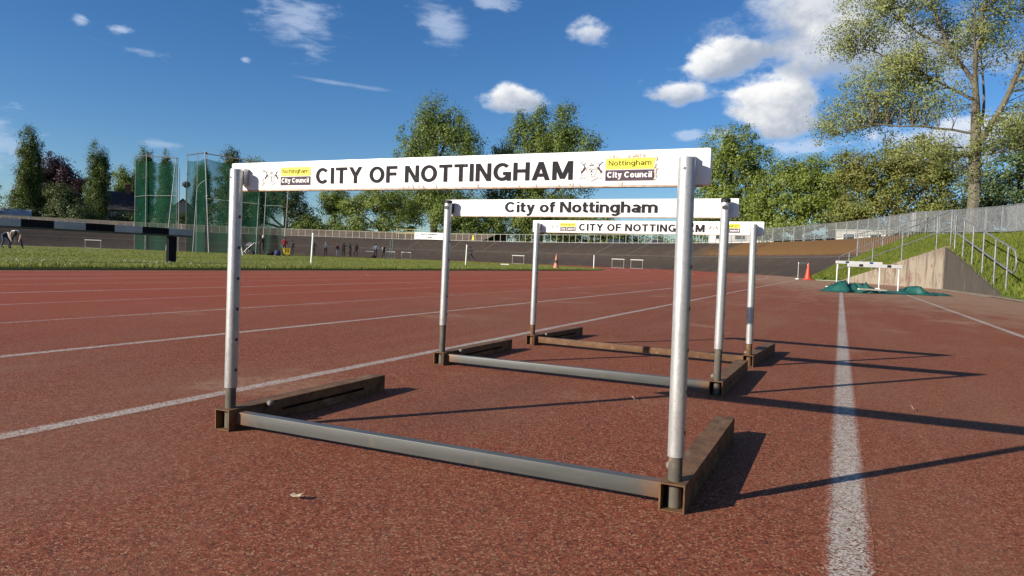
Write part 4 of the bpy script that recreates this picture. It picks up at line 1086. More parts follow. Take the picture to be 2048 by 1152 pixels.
person('person in a dark red top behind the yellow trolley', (-45.9, 49.6, .05), R(40), 'stand', 1.72, REDK, BLK)
person('child in navy reaching towards the yellow trolley', (-48.0, 52.9, .05), R(200), 'reach', 1.5, NAVY, NAVY)
person('person in black standing partly behind the tall white marker post', (-57.4, 67.0, .05), R(30), 'hips', 1.66, BLK, BLK)
person('blonde person in a cream top with hands on hips', (-56.1, 67.6, .05), R(35), 'hips', 1.70, CRM, BLK, hair=(.45, .33, .16))
person('child in a red jacket and pale trousers', (-52.9, 65.8, .05), R(60), 'stand', 1.46, REDK, PALE, hair=(.30, .20, .10))
person('person in black next to the child in red, arm stretched right', (-53.5, 67.7, .05), R(20), 'reach', 1.66, BLK, BLK, skin=SKIN_D)
person('person in a black hooded top, second from the right of the dark group', (-52.8, 68.1, .05), R(-30), 'lean', 1.62, BLK, BLK, hood=True)
person('rightmost person of the dark group, one leg out sideways', (-50.9, 66.7, .05), R(10), 'lean', 1.60, BLK, NAVY, skin=SKIN_D)
person('person in a grey top and dark trousers by the low hurdles', (-47.7, 66.0, .05), R(20), 'hips', 1.68, GRY, NAVY, skin=SKIN_D)
person('person in a black vest and white sleeves right of the grey top', (-46.9, 66.5, .05), R(50), 'walk', 1.56, BLK, BLK, sleeve=WHT)
person('lone runner in dark kit crossing the far grass', (-36.9, 68.7, .05), R(-62), 'run', 1.70, NAVY, BLK, skin=SKIN_D, hood=False)
m_ = MB(); m_.tube([(0, 0, 0), (.10, 0, 2.1)], .035, 8); m_.tube([(.30, 0, 0), (.42, 0, 2.2)], .03, 8); m_.tube([(0.06, 0, 1.2), (.36, 0, 1.2)], .02, 6)
o = m_.build('jump_stand', vary('teal_stand', (.10, .20, .19), (.16, .28, .26), 4, .6), None, True); o.location = (-47.4, 68.3, .05); tag(o, 'pale teal upright stand beside the person with white sleeves', 'stand')
# buggy
bg = empty('pushchair', (-47.75, 47.2, .05), 'dark pushchair with a grey hood in front of the grey-haired adult', 'pushchair', rz=R(25))
for x, y, r in ((-.42, -.25, .11), (-.42, .25, .11), (.30, -.27, .15), (.30, .27, .15)):
    m_ = MB(); m_.lathe([(r*.55, -.02), (r, -.025), (r, .025), (r*.55, .02)], 14, (x, y, r), 'y'); m_.build('wheel', M_black, bg, True)
m_ = MB()
for y in (-.24, .24): m_.tube([(-.42, y, .12), (-.1, y, .5), (.55, y, 1.05)], .016, 6); m_.tube([(.30, y, .15), (-.15, y, .62)], .016, 6)
m_.tube([(.55, -.24, 1.05), (.55, .24, 1.05)], .018, 6); m_.build('frame', M_alu, bg, True)
m_ = MB(); m_.extrude([(-.40, .42), (-.02, .40), (.22, .92), (.12, .98), (-.10, .56), (-.40, .52)], -.2, .2, 'y'); m_.build('seat', BLK, bg, False, .02)
m_ = MB(); m_.extrude([(.18, .72)]+[(.18+.42*math.cos(a_), .72+.36*math.sin(a_)) for a_ in np.linspace(R(60), R(175), 8)], -.22, .22, 'y'); m_.build('hood', cloth('buggy_hood', (.11, .12, .15)), bg, False, .01)
m_ = MB(); m_.extrude([(-.20, .20), (.28, .20), (.32, .40), (-.18, .36)], -.18, .18, 'y'); m_.build('basket', BRN, bg, False, .02)
# bags
def bag(label, loc, s, mat, rz):
    t = empty('sports_bag', loc, label, 'bag', 'bags on the grass by the trolley', rz)
    m_ = MB(); prof = []
    for k in range(9):
        a_ = math.pi*k/8; prof.append((max(.02, s[1]*math.sin(a_)**.6), -s[0]*math.cos(a_)))
    m_.lathe(prof, 14, (0, 0, 0), 'x'); m_.v = [(a, b, max(0.0, c*s[2]/s[1]+s[2]*.82)) for a, b, c in m_.v]; m_.build('body', mat, t, True)
    m_ = MB(); m_.tube([(-s[0]*.5, -.05, s[2]*1.6), (-s[0]*.3, -.08, s[2]*2.0), (s[0]*.3, -.08, s[2]*2.0), (s[0]*.5, -.05, s[2]*1.6)], .018, 6); m_.build('handle', BLK, t, True)
bag('large black sports bag on the grass left of the trolley', (-45.4, 47.3, .05), (.36, .24, .22), BLK, R(40))
bag('blue and black bag leaning against the yellow trolley', (-43.75, 46.5, .05), (.26, .24, .27), cloth('blue_bag', (.022, .03, .10)), R(60))
bag('small dark bag on the grass right of the low dark-legged hurdle', (-48.2, 66.4, .05), (.3, .2, .15), BLK, R(20))
# trolley
tr = empty('equipment_trolley', (-43.3, 47.1, .05), 'bright yellow equipment trolley on small wheels', 'trolley', rz=R(42))
YB = vary('trolley_yellow', (.72, .46, .02), (.80, .54, .04), 4, .45)
m_ = MB(); m_.extrude([(-.26, .16), (.26, .16), (.32, .62), (-.32, .62)], -.2, .2, 'y'); m_.build('tub', YB, tr, False, .02)
m_ = MB(); m_.box(-.34, .34, -.22, .22, .621, .66); m_.build('rim', YB, tr, False, .01)
m_ = MB(); m_.box(-.31, .31, -.205, .205, .13, .158); m_.build('tray', YB, tr)
for x in (-.1, .1):
    m_ = MB(); m_.box(x-.03, x+.03, -.212, -.2, .3, .6); m_.build('slot', BLK, tr)
for x in (-.22, .22):
    for y in (-.15, .15): m_ = MB(); m_.lathe([(.03, -.02), (.065, -.02), (.065, .02), (.03, .02)], 10, (x, y, .065), 'y'); m_.build('wheel', BLK, tr, True)
m_ = MB(); m_.tube([(-.32, -.15, .63), (-.42, -.15, .95), (-.42, .15, .95), (-.32, .15, .63)], .018, 6); m_.build('handle', M_alu, tr, True)

# ------------------------------------------------------------------ trees
def leaf_mat(name, lo, hi, warm):
    def b(t):
        a = t.attr('tint'); v = t.obj(); n = t.noise(v, .45, 3, .5)
        c = t.mix(a, c4(lo), c4(hi)); c = t.mix(t.smooth(n, .42, .68, 0, .55), c, c4(warm))
        d = t.new('ShaderNodeBsdfDiffuse'); t.put(d.inputs[0], c)
        tr_ = t.new('ShaderNodeBsdfTranslucent'); t.put(tr_.inputs[0], t.mix(.5, c, c4(hi)))
        gl = t.new('ShaderNodeBsdfGlossy'); gl.inputs['Roughness'].default_value = .5; gl.inputs[0].default_value = (.5, .5, .5, 1)
        mx_ = t.new('ShaderNodeMixShader'); mx_.inputs[0].default_value = .30; t.l.new(d.outputs[0], mx_.inputs[1]); t.l.new(tr_.outputs[0], mx_.inputs[2])
        m2 = t.new('ShaderNodeMixShader'); m2.inputs[0].default_value = .05; t.l.new(mx_.outputs[0], m2.inputs[1]); t.l.new(gl.outputs[0], m2.inputs[2])
        return m2.outputs[0]
    return material(name, b)
LF = dict(
 poplar=leaf_mat('poplar_leaves', (.060, .092, .018), (.130, .175, .038), (.105, .142, .028)),
 green=leaf_mat('green_leaves', (.100, .148, .026), (.205, .262, .050), (.170, .220, .040)),
 bright=leaf_mat('bright_leaves', (.115, .168, .024), (.240, .295, .052), (.195, .245, .042)),
 dark=leaf_mat('dark_leaves', (.042, .068, .020), (.095, .128, .034), (.078, .104, .027)),
 copper=leaf_mat('copper_leaves', (.034, .016, .020), (.085, .040, .044), (.056, .028, .034)),
 olive=leaf_mat('olive_leaves', (.165, .205, .052), (.310, .345, .105), (.265, .275, .088)),
 rusty=leaf_mat('rusty_green_leaves', (.125, .150, .028), (.225, .245, .052), (.215, .185, .050)),
 blue=leaf_mat('bluish_leaves', (.060, .105, .044), (.135, .190, .070), (.100, .145, .055)))
M_bark = vary('bark_brown', (.075, .058, .042), (.125, .10, .072), 3, .95, bump=.5, bdist=.05)
M_bark_pale = vary('bark_olive', (.100, .088, .062), (.17, .150, .108), 1.6, .95, bump=.6, bdist=.06)
M_bark_dark = vary('bark_dark', (.035, .028, .022), (.06, .048, .036), 3, .95)
def tree(name, label, loc, lobes, trunk, ncl, nlf, leaf, spread, lm, bark, seed, limbs=None, up=0.0, cat='tree', twig=.05, group='trees around the stadium', shell=.45):
    g = np.random.default_rng(seed)
    lobes = np.array(lobes, float)
    wt = (lobes[:, 3]*lobes[:, 4]*lobes[:, 5])**.75; wt /= wt.sum()
    li = g.choice(len(lobes), ncl, p=wt)
    d = g.normal(size=(ncl, 3)); d /= np.linalg.norm(d, axis=1)[:, None]
    rad = g.uniform(0, 1, ncl)**shell
    Cc = lobes[li, :3]+d*rad[:, None]*lobes[li, 3:6]
    Cc[:, 2] = np.maximum(Cc[:, 2], .3)
    nlf = int(nlf*2.0); leaf *= .70
    n = ncl*nlf; ci = np.repeat(np.arange(ncl), nlf)
    sp = spread*g.uniform(.6, 1.35, ncl)
    off = g.normal(size=(n, 3))*sp[ci][:, None]*np.array([1, 1, .75+up])
    P = Cc[ci]+off
    cen = np.average(lobes[:, :3], axis=0, weights=wt); oc = Cc-lobes[li, :3]*.75-cen*.25; oc /= np.linalg.norm(oc, axis=1)[:, None]+1e-6
    nr = g.normal(size=(n, 3))*.62+oc[ci]*.85+off/(sp[ci][:, None]*1.6); nr[:, 2] += .35; nr /= np.linalg.norm(nr, axis=1)[:, None]
    a = g.normal(size=(n, 3)); 
    if up: a[:, 2] += up*2
    u = a-nr*(a*nr).sum(1)[:, None]; u /= np.linalg.norm(u, axis=1)[:, None]; v = np.cross(nr, u)
    L = leaf*g.uniform(.6, 1.35, n)[:, None]; W = L*.62
    V = np.stack([P-u*L*.5, P+v*W*.5+u*L*.04, P+u*L*.55, P-v*W*.5+u*L*.04], 1).reshape(-1, 3)
    root = empty(name, loc, label, cat, group)
    tint = np.clip(g.uniform(0, 1, n)*.6+g.uniform(0, .4, ncl)[ci], 0, 1)
    np_mesh('crown', V, np.arange(4*n).reshape(-1, 4), lm, root, False, tint)
    tr_, th = trunk
    m_ = MB(); pts = []
    if limbs is None:
        limbs = []; zt = th
        limbs.append([(0, 0, -.3), (.1*g.normal(), .1*g.normal(), zt*.5), (.2*g.normal(), .2*g.normal(), zt)])
        rr = [[tr_*1.15, tr_*.8, tr_*.35]]
        for lb in lobes:
            z0 = min(max(.25*th, lb[2]-lb[5]*.9-.3*abs(lb[0])), th*.9)
            mid = (lb[0]*.45, lb[1]*.45, z0+(lb[2]-z0)*.55)
            limbs.append([(0, 0, z0), mid, (lb[0], lb[1], lb[2]), (lb[0]*1.12+.2*g.normal(), lb[1]*1.12, lb[2]+lb[5]*.7)]); rr.append([tr_*.5, tr_*.36, tr_*.22, tr_*.06])
    else:
        rr = [l[1] for l in limbs]; limbs = [l[0] for l in limbs]
    LP = []
    for l, r in zip(limbs, rr):
        q = [Vector(p) for p in l]; fine = []; fr_ = []
        for i in range(len(q)-1):
            for k in range(4): fine.append(q[i].lerp(q[i+1], k/4)+(Vector(g.normal(size=3))*.035 if k or i else Vector())); fr_.append(r[i]+(r[i+1]-r[i])*k/4)
        fine.append(q[-1]); fr_.append(r[-1])
        m_.tube(fine, fr_, 8, False); LP += [(*p, r_) for p, r_ in zip(fine, fr_)]
    LP = np.array(LP)
    m_.build('trunk', bark, root, True)
    # twigs from the limbs to the leaf clusters
    vs = []; fs = []
    for c in Cc[g.uniform(0, 1, ncl) < .75]:
        dd = np.linalg.norm(LP[:, :3]-c, axis=1)+np.maximum(0, LP[:, 2]-c[2]+.4)*1.2; k = int(np.argmin(dd)); p = LP[k, :3]; r_ = min(LP[k, 3]*.6, twig)
        mid = (p+c)/2+g.normal(size=3)*.12*np.linalg.norm(c-p)+np.array([0, 0, .08])*np.linalg.norm(c-p)
        ring_ = []
        for q, rr_ in ((p, r_), (mid, r_*.7), (c, r_*.3)):
            dirv = (c-p)/(np.linalg.norm(c-p)+1e-6); e1 = np.cross(dirv, [0, .3, 1.]); e1 /= np.linalg.norm(e1)+1e-6; e2 = np.cross(dirv, e1)
            for k in range(3): a_ = k*2.094; ring_.append(q+(e1*math.cos(a_)+e2*math.sin(a_))*rr_)
        b = len(vs); vs += ring_
        for s_ in (0, 3):
            for k in range(3): fs.append((b+s_+k, b+s_+(k+1) % 3, b+s_+3+(k+1) % 3, b+s_+3+k))
    tag(np_mesh('branches', vs, fs, bark, root), kind='stuff')
    return root
def poplar_lobes(h, w_, g, n=9, z0=1.0, lean=.4):
    """a column of steep upright lobes"""
    L = []
    for k in range(n):
        a_ = g.uniform(0, 6.28); r = w_*.26*g.uniform(.3, 1); hh = h*g.uniform(.45, .95); zc = g.uniform(z0+hh*.4, max(z0+hh*.45, h-hh*.42))
        L.append((r*math.cos(a_), r*math.sin(a_), zc, w_*.22*g.uniform(.8, 1.25), w_*.22, hh*.46))
    L.append((0, 0, h*.55, w_*.28, w_*.28, h*.45)); L.append((0, 0, h*.28, w_*.40, w_*.40, h*.26))
    return L
GZ = 2.4
pg = np.random.default_rng(21)
# the row of upright poplars on the left
for (lb, x, y, h, w_) in (('tall thick poplar at the far left edge of the picture', -145.8, 86.8, 21.2, 7.6), ('upright poplar standing left of the house', -133.3, 92.5, 19.4, 5.8),
        ('left poplar of the pair behind the left cage net', -133.9, 103.3, 19.6, 5.3), ('right poplar of the pair behind the left cage net', -130.2, 105.0, 18.5, 4.4), ('lone poplar seen between the two cage nets and the near hurdle', -123.2, 108.2, 17.1, 5.2)):
    tree('poplar_tree', lb, (x, y, GZ), poplar_lobes(h, w_, pg), (.35, h*.8), 420, 46, .36, .36, LF['poplar'], M_bark_dark, int(pg.integers(1e6)), up=.9, twig=.04, group='upright poplars on the left', shell=.55)
tree('copper_beech', 'dark purple copper beech spreading behind the thick poplar', (-157.7, 97.8, GZ), [(0, 0, 11, 5, 5, 6.2), (-4.5, 0, 8, 4.5, 4, 4.5), (5.5, 1, 9, 4.5, 4, 5.5), (2, 0, 14, 3, 3, 3.6), (8, 0, 6.5, 3.5, 3, 3.5)], (.5, 10), 340, 44, .6, .7, LF['copper'], M_bark_dark, 31)
tree('garden_shrub', 'big dark bush between the two leftmost poplars', (-130.9, 84.8, GZ), [(0, 0, 3.5, 4.2, 3.5, 4.2), (-2.0, 0, 6.8, 2.6, 2.4, 2.6), (3.5, 0, 2.5, 3.6, 3, 3.0)], (.2, 4), 260, 42, .42, .5, LF['dark'], M_bark_dark, 32, cat='shrub')
tree('broadleaf_tree', 'tree cut by the left edge of the picture', (-143.5, 76.8, GZ), [(0, 0, 7, 3, 3, 5.5), (-2, 0, 9, 3, 3, 3.5)], (.3, 7), 130, 40, .42, .55, LF['green'], M_bark_dark, 33)
tree('broadleaf_tree', 'low leafy trees left of the thick poplar over the shed', (-150.5, 88.0, GZ), [(0, 0, 4.5, 4, 3, 4.5), (5, -2, 3.2, 3, 3, 3.5)], (.3, 5), 160, 40, .42, .6, LF['dark'], M_bark_dark, 34)
tree('broadleaf_tree', 'rounded green tree above the house chimney', (-151.7, 111.6, GZ), [(0, 0, 11.5, 4.2, 4, 5.0), (3, 0, 8, 3.5, 3.5, 5)], (.35, 11), 190, 40, .5, .6, LF['green'], M_bark_dark, 35)
tree('garden_shrub', 'dark hedge in front of the house by the cage net', (-126.0, 93.0, GZ), [(0, 0, 2.0, 3.5, 2.5, 2.6), (5, 3.5, 1.8, 3.5, 2.5, 2.4), (9, 6, 2.5, 3.5, 2.5, 3)], (.15, 2), 200, 40, .4, .5, LF['dark'], M_bark_dark, 36, cat='shrub')
tree('conifer_tree', 'ragged pointed tree just left of the near hurdle bar', (-109.7, 103.5, GZ), [(0, 0, 16.6, 1.5, 1.5, 2.8), (.4, 0, 13.6, 2.6, 2.4, 2.6), (-.6, 0, 10.2, 3.2, 3, 3.0), (.3, 0, 6, 3.6, 3.2, 4.2)], (.35, 17), 230, 42, .42, .5, LF['dark'], M_bark_dark, 37)
tree('broadleaf_tree', 'pale feathery tree showing above the left end of the near bar', (-113.0, 113.2, GZ), [(0, 0, 14.5, 3.2, 3, 3.4), (1.2, 0, 9, 4.0, 3.6, 5), (-2.5, 0, 7, 3, 3, 4.5)], (.35, 14), 210, 40, .42, .6, LF['green'], M_bark, 38)
tree('broadleaf_tree', 'dark dense tree behind the right end of the cage net', (-85.5, 92.6, GZ), [(0, 0, 6.4, 3.6, 3.2, 3.4), (-4.5, -2.5, 5.2, 4.0, 3, 4.6), (2.8, 1.4, 3.2, 3.2, 2.6, 3.0), (-9, -4, 4.0, 4, 3, 4.0)], (.4, 7), 430, 44, .36, .48, LF['dark'], M_bark_dark, 39)
tree('broadleaf_tree', 'slim sunlit tree seen below the word CITY', (-81.3, 100.1, GZ), [(0, 0, 7.6, 2.9, 2.6, 2.4), (-1.2, 0, 5.8, 1.8, 1.6, 1.2), (1.8, 0, 5.6, 1.8, 1.6, 1.3)], (.28, 8), 130, 40, .34, .42, LF['bright'], M_bark_dark, 40)
tree('garden_shrub', 'dark green bush under the slim sunlit tree', (-76.8, 95.0, GZ), [(0, 0, 1.7, 3.6, 2.6, 2.9), (-4.2, -2, 1.6, 2.8, 2.2, 2.6), (3.2, 1.6, 1.3, 2.2, 2, 2.0)], (.15, 2), 210, 42, .32, .45, LF['green'], M_bark_dark, 41, cat='shrub')
tree('broadleaf_tree', 'spreading open tree under the first half of NOTTINGHAM', (-68.0, 95.2, GZ), [(0, 0, 6.6, 4.6, 3.6, 2.4), (-4.2, -1.5, 5.2, 2.6, 2.2, 2.2), (3.8, 1.5, 4.6, 3.2, 2.6, 3.2), (-3.4, -1, 2.0, 1.9, 1.8, 1.9), (.6, 0, 3.0, 2.0, 1.8, 1.6)], (.35, 6), 330, 40, .34, .46, LF['bright'], M_bark_dark, 42)
tree('poplar_tree', 'very tall spreading tree left of centre above the near bar', (-65.3, 107.5, GZ), [(-1.0, 0, 21.0, 3.6, 3.4, 5.4), (-4.6, 0, 17.0, 3.6, 3.4, 5.0), (3.0, 0, 19.5, 2.9, 3, 4.8), (6.2, 0, 16.6, 2.8, 2.8, 4.2), (-6.4, 0, 12.6, 2.4, 2.4, 2.6), (0, 0, 13, 5.0, 4.4, 4.0), (8.4, 0, 12.6, 2.4, 2.4, 3.4), (-2, 0, 8, 6.4, 4.4, 3.4), (3.4, 1, 7.0, 4.0, 4, 3.4)], (.6, 18), 640, 46, .42, .58, LF['green'], M_bark_dark, 43, up=.35, shell=.5)
tree('poplar_tree', 'very tall spreading tree right of centre above the near bar', (-48.4, 115.3, GZ), [(-7.6, 0, 17.0, 2.2, 2, 3.6), (-4.4, 0, 20.2, 2.0, 2, 4.0), (-1.0, 0, 20.6, 2.7, 2.6, 4.6), (4.4, 0, 20.2, 3.4, 3, 5.0), (1.4, 0, 16.0, 5.2, 4.4, 4.6), (8.6, 0, 16.6, 2.6, 2.4, 3.6), (-6.8, 0, 15.0, 2.8, 2.8, 3.6), (6.4, 0, 12.6, 4.4, 3.6, 3.4), (-3.0, 0, 11.0, 5.0, 4, 3.6), (1.5, 0, 7.5, 6.0, 4, 3.0), (-9.5, 0, 9.8, 2.2, 2, 2.4)], (.6, 17), 660, 46, .44, .58, LF['green'], M_bark_dark, 44, up=.35, shell=.5)
tree('broadleaf_tree', 'rounded green tree behind the left post of the middle hurdle', (-53.5, 98.8, GZ), [(0, 0, 4.2, 3.8, 3.2, 3.8), (-4, -1.4, 4.6, 2.8, 2.6, 3.2), (3.8, 1.5, 3.2, 2.6, 2.4, 3.0)], (.3, 4), 300, 42, .36, .48, LF['green'], M_bark_dark, 45)
tree('broadleaf_tree', 'green tree seen under the bar of the middle hurdle', (-45.0, 102.4, GZ), [(0, 0, 4.4, 3.8, 3.2, 3.6), (4.5, 2, 3.8, 2.6, 2.6, 3.4)], (.3, 4), 230, 42, .36, .48, LF['bright'], M_bark_dark, 46)
tree('broadleaf_tree', 'pale tree left of the far hurdle bar behind the railing', (-36.0, 106.7, GZ), [(0, 0, 4.2, 3.6, 3.2, 3.4), (-4.0, -1, 2.6, 2.6, 2.6, 2.6), (3.6, 1, 2.4, 2.2, 2, 2.2)], (.3, 4), 190, 42, .36, .5, LF['bright'], M_bark_dark, 47)
tree('garden_shrub', 'low hedge behind the railing under the far hurdle bar', (-27.0, 112.0, GZ), [(0, 0, 1.2, 3.4, 2, 1.8), (6, 0, 1.1, 3.0, 2, 1.5), (12, -3, 1.2, 3.0, 2, 1.6), (-5.5, 0, 1.5, 3, 2, 2.2)], (.12, 1.4), 220, 38, .3, .42, LF['green'], M_bark_dark, 48, cat='shrub')
tree('broadleaf_tree', 'round bright green tree right of the near bar end', (-12.9, 91.0, GZ), [(0, 0, 12.0, 3.6, 3.4, 4.0), (-2.8, 0, 9.0, 3.0, 2.8, 3.6), (3.0, 0, 9.4, 2.8, 2.6, 3.8), (0, 0, 6.0, 4.2, 3.6, 3.6), (-3.4, 0, 3.6, 2.8, 2.4, 2.6), (3.2, 0, 4.2, 2.8, 2.6, 3)], (.42, 11), 470, 46, .34, .46, LF['bright'], M_bark_dark, 49, shell=.55)
tree('broadleaf_tree', 'broad light green tree behind the railing beside the concrete steps', (-4.3, 80.6, GZ), [(0, 0, 7.6, 3.4, 3, 3.0), (-3.2, 0, 5.6, 2.6, 2.4, 2.8), (3.4, 0, 6.4, 2.8, 2.6, 3.2), (.4, 0, 4.2, 3.6, 3, 2.6), (-2.6, 0, 2.4, 2.4, 2.2, 1.9), (5.0, 0, 3.4, 2.2, 2.2, 2.4)], (.36, 7), 470, 46, .30, .42, LF['bright'], M_bark_dark, 50, shell=.55)
tree('broadleaf_tree', 'rusty green tree behind the railing left of the big trunk', (4.4, 74.8, GZ), [(0, 0, 8.0, 3.4, 3.2, 3.0), (-3.6, 0, 7.4, 2.6, 2.4, 2.6), (3.4, 0, 7.0, 2.8, 2.6, 3.0), (-1.4, 0, 4.4, 3.6, 3, 2.4), (3.0, 0, 3.8, 2.8, 2.6, 2.2), (-4.2, 0, 3.4, 1.9, 1.8, 1.8)], (.36, 7), 480, 46, .28, .42, LF['rusty'], M_bark, 51, shell=.6)
tree('broadleaf_tree', 'dark bluish tree at the right edge behind the big trunk', (15.6, 84.5, GZ), [(0, 0, 8, 4.0, 3.6, 5.6), (-3.4, 0, 5.0, 3.2, 3, 4.0), (1.0, 0, 12.6, 2.8, 2.6, 3.0), (4, 0, 6, 4, 3, 5)], (.4, 10), 380, 44, .36, .5, LF['blue'], M_bark_dark, 52)
tree('garden_shrub', 'low dark hedge behind the railing left of the concrete steps', (-7.0, 88.5, GZ), [(0, 0, .9, 3.4, 2, 1.5), (6, -3, .9, 3.4, 2, 1.5), (11, -6, 1.0, 3.0, 2, 1.6), (-5.5, 2, 1.0, 3, 2, 1.6)], (.12, 1.2), 240, 40, .28, .4, LF['dark'], M_bark_dark, 53, cat='shrub')
tree('garden_shrub', 'low dark hedge behind the railing under the big tree', (9.0, 66.0, GZ), [(0, 0, .9, 3.4, 2, 1.5), (6, -1, 1.2, 3.4, 2, 1.9), (11, -1, 1.2, 3.0, 2, 1.9), (-4.5, 2, .8, 2.6, 2, 1.3)], (.12, 1.2), 240, 40, .26, .4, LF['dark'], M_bark_dark, 54, cat='shrub')
# the big open-crowned tree on the right, limbs showing between sparse leaves
LB = [([(0, 0, -.4), (.02, 0, 3.0), (-.08, 0, 6.5), (-.22, .1, 9.2)], [.52, .42, .38, .30]),
      ([(-.22, .1, 9.2), (-.35, .2, 12.0), (-.10, .2, 15.5), (.25, .1, 19.0), (.4, 0, 22)], [.27, .22, .16, .10, .04]),
      ([(-.02, 0, 6.4), (1.0, -.4, 8.6), (1.9, -.7, 11.2), (2.5, -.9, 14.2), (3.4, -1, 18.5)], [.27, .24, .21, .15, .06]),
      ([(2.3, -.8, 13.0), (3.6, -1.2, 15.6), (5.2, -1.5, 18.6)], [.15, .11, .04]),
      ([(1.6, -.6, 10.4), (4.0, -.9, 11.8), (7.0, -.6, 13.6)], [.14, .10, .03]),
      ([(-.30, .1, 10.6), (-1.7, .2, 12.9), (-2.9, .3, 15.8), (-4.0, .4, 19.4)], [.20, .17, .12, .05]),
      ([(-1.7, .2, 12.9), (-4.2, -.4, 14.6), (-7.0, -.8, 17.2)], [.13, .09, .03]),
      ([(-.28, .1, 9.6), (-3.2, .4, 11.6), (-6.4, .8, 13.6), (-8.6, .8, 14.2)], [.14, .11, .07, .02]),
      ([(-.1, 0, 7.4), (-3.0, -.6, 7.9), (-6.2, -.9, 8.2), (-9.4, -1.0, 7.2)], [.12, .09, .06, .02]),
      ([(-.1, 0, 6.6), (-2.6, .6, 6.6), (-5.6, 1.0, 5.6)], [.10, .07, .02]),
      ([(.2, 0, 8.0), (.5, 2.0, 10.5), (.4, 3.6, 14)], [.14, .10, .04]), ([(0, 0, 8.6), (-.6, -2.0, 11), (-1.0, -3.2, 14.5)], [.13, .09, .04]),
      ([(.3, 0, 6.0), (2.6, .3, 6.4), (4.8, .4, 5.6)], [.09, .06, .02])]
LB = [(p_, [r_*(.86 if k_ == 0 else .72) for r_ in rr_]) for k_, (p_, rr_) in enumerate(LB)]
tree('big_tree', 'huge open-crowned tree with bare limbs showing at the right edge', (7.75, 55.4, GZ), [(-5.6, 0, 16.2, 3.6, 3.2, 2.6), (-3.0, 0, 19.0, 3.4, 3, 3.0), (-8.0, .6, 14.4, 1.9, 2, 1.8), (-4.2, .4, 12.6, 3.2, 3, 1.7), (-6.6, .4, 9.0, 3.4, 2.6, 1.7), (-9.0, -.8, 8.2, 1.4, 1.8, 1.3), (-2.6, 0, 9.6, 2.2, 2.6, 1.9), (1.8, 0, 18, 3.6, 3, 3.4), (5.6, -1, 15.4, 3.2, 3, 3.0), (4.2, -.6, 11.6, 3.0, 3, 2.0), (2.6, 0, 7.6, 2.8, 2.6, 1.8), (-2.8, 0, 6.2, 2.8, 2.6, 1.3), (0, 1, 14.5, 3, 3, 3), (.1, -.4, 6.5, .8, .7, 3.6), (-5.5, 0, 11.0, 3.4, 2.6, 1.6)],
     (.42, 9), 1700, 26, .19, .36, LF['olive'], M_bark_pale, 60, limbs=LB, twig=.035, shell=.5, group='trees around the stadium')

# ------------------------------------------------------------------ houses and sheds far behind
M_roof = vary('dark_tiles', (.024, .022, .026), (.045, .040, .044), 2, .8); M_roof2 = vary('brown_tiles', (.085, .060, .045), (.13, .09, .07), 2, .85)
M_render = vary('grey_render', (.20, .18, .16), (.27, .245, .22), 2, .9); M_cream = vary('cream_render', (.42, .34, .26), (.52, .43, .33), 2, .9)
M_brick = vary('red_brick', (.20, .080, .050), (.28, .12, .075), 6, .9); M_wframe = vary('white_frame', (.62, .62, .60), (.72, .72, .70), 4, .5)
M_glass = material('window_glass', lambda t: principled(t, (.03, .035, .045, 1), .08, 0, None, .8))
def house(label, loc, rz, L, D, hw, hr, roof, wall, chim, wins):
    t = empty('house', loc, label, 'house', None, rz)
    m_ = MB(); m_.box(-L/2, L/2, -D/2, D/2, 0, hw); m_.extrude([(-D/2, hw), (D/2, hw), (0, hw+hr-.1)], -L/2, L/2, 'x'); m_.build('wall', wall, t)
    m_ = MB(); e = .4
    for s_ in (-1, 1):
        m_.add([(-L/2-e, s_*(D/2+e), hw-.25), (L/2+e, s_*(D/2+e), hw-.25), (L/2+e, 0, hw+hr), (-L/2-e, 0, hw+hr), (-L/2-e, s_*(D/2+e), hw-.08), (L/2+e, s_*(D/2+e), hw-.08), (L/2+e, 0, hw+hr+.17), (-L/2-e, 0, hw+hr+.17)], [(0, 1, 2, 3), (7, 6, 5, 4), (0, 4, 5, 1), (3, 2, 6, 7), (0, 3, 7, 4), (1, 5, 6, 2)])
    ro = m_.build('roof', roof, t)
    if chim:
        m_ = MB(); m_.box(chim-.55, chim+.55, -.45, .45, hw+hr-1.0, hw+hr+1.5); m_.box(chim-.65, chim+.65, -.55, .55, hw+hr+1.5, hw+hr+1.68)
        for k in (-.25, .25): m_.lathe([(.13, hw+hr+1.68), (.11, hw+hr+2.05)], 8, (chim+k, 0, 0))
        m_.build('chimney', M_brick, ro)
    for (x, z, ww, hh) in wins:
        y = -D/2; f = MB()
        for k in range(4): f.box(x-ww/2+k*ww/3-.05, x-ww/2+k*ww/3+.05, y-.08, y-.01, z, z+hh)
        for zz in (z-.05, z+hh*.6, z+hh): f.box(x-ww/2-.05, x+ww/2+.05, y-.09, y-.011, zz, zz+.09)
        wo = f.build('window', M_wframe, t); p_ = MB(); p_.box(x-ww/2, x+ww/2, y-.04, y-.005, z, z+hh); p_.build('pane', M_glass, wo)
    return t
house('dark-roofed house with a brick chimney left of the cage net', (-137.6, 99.2, GZ), R(52), 7.6, 7, 5.4, 3.7, M_roof, M_render, 2.2, [(-.9, 3.4, 2.0, 1.3), (-.9, .8, 2.0, 1.4)])
house('brown-roofed cream house seen between the two cage nets', (-126.6, 106.5, GZ), R(140), 9, 7, 4.6, 3.4, M_roof2, M_cream, 0, [(-1.2, 2.6, 1.4, 1.1), (2.0, 2.6, 1.4, 1.1)])
house('low shed with a pale roof at the left edge', (-143.5, 81.6, GZ), R(60), 6.5, 4, 3.2, .9, vary('pale_sheet_roof', (.30, .31, .33), (.38, .39, .41), 2, .6), M_roof, 0, [(1.2, 1.2, 1.0, 1.0)])
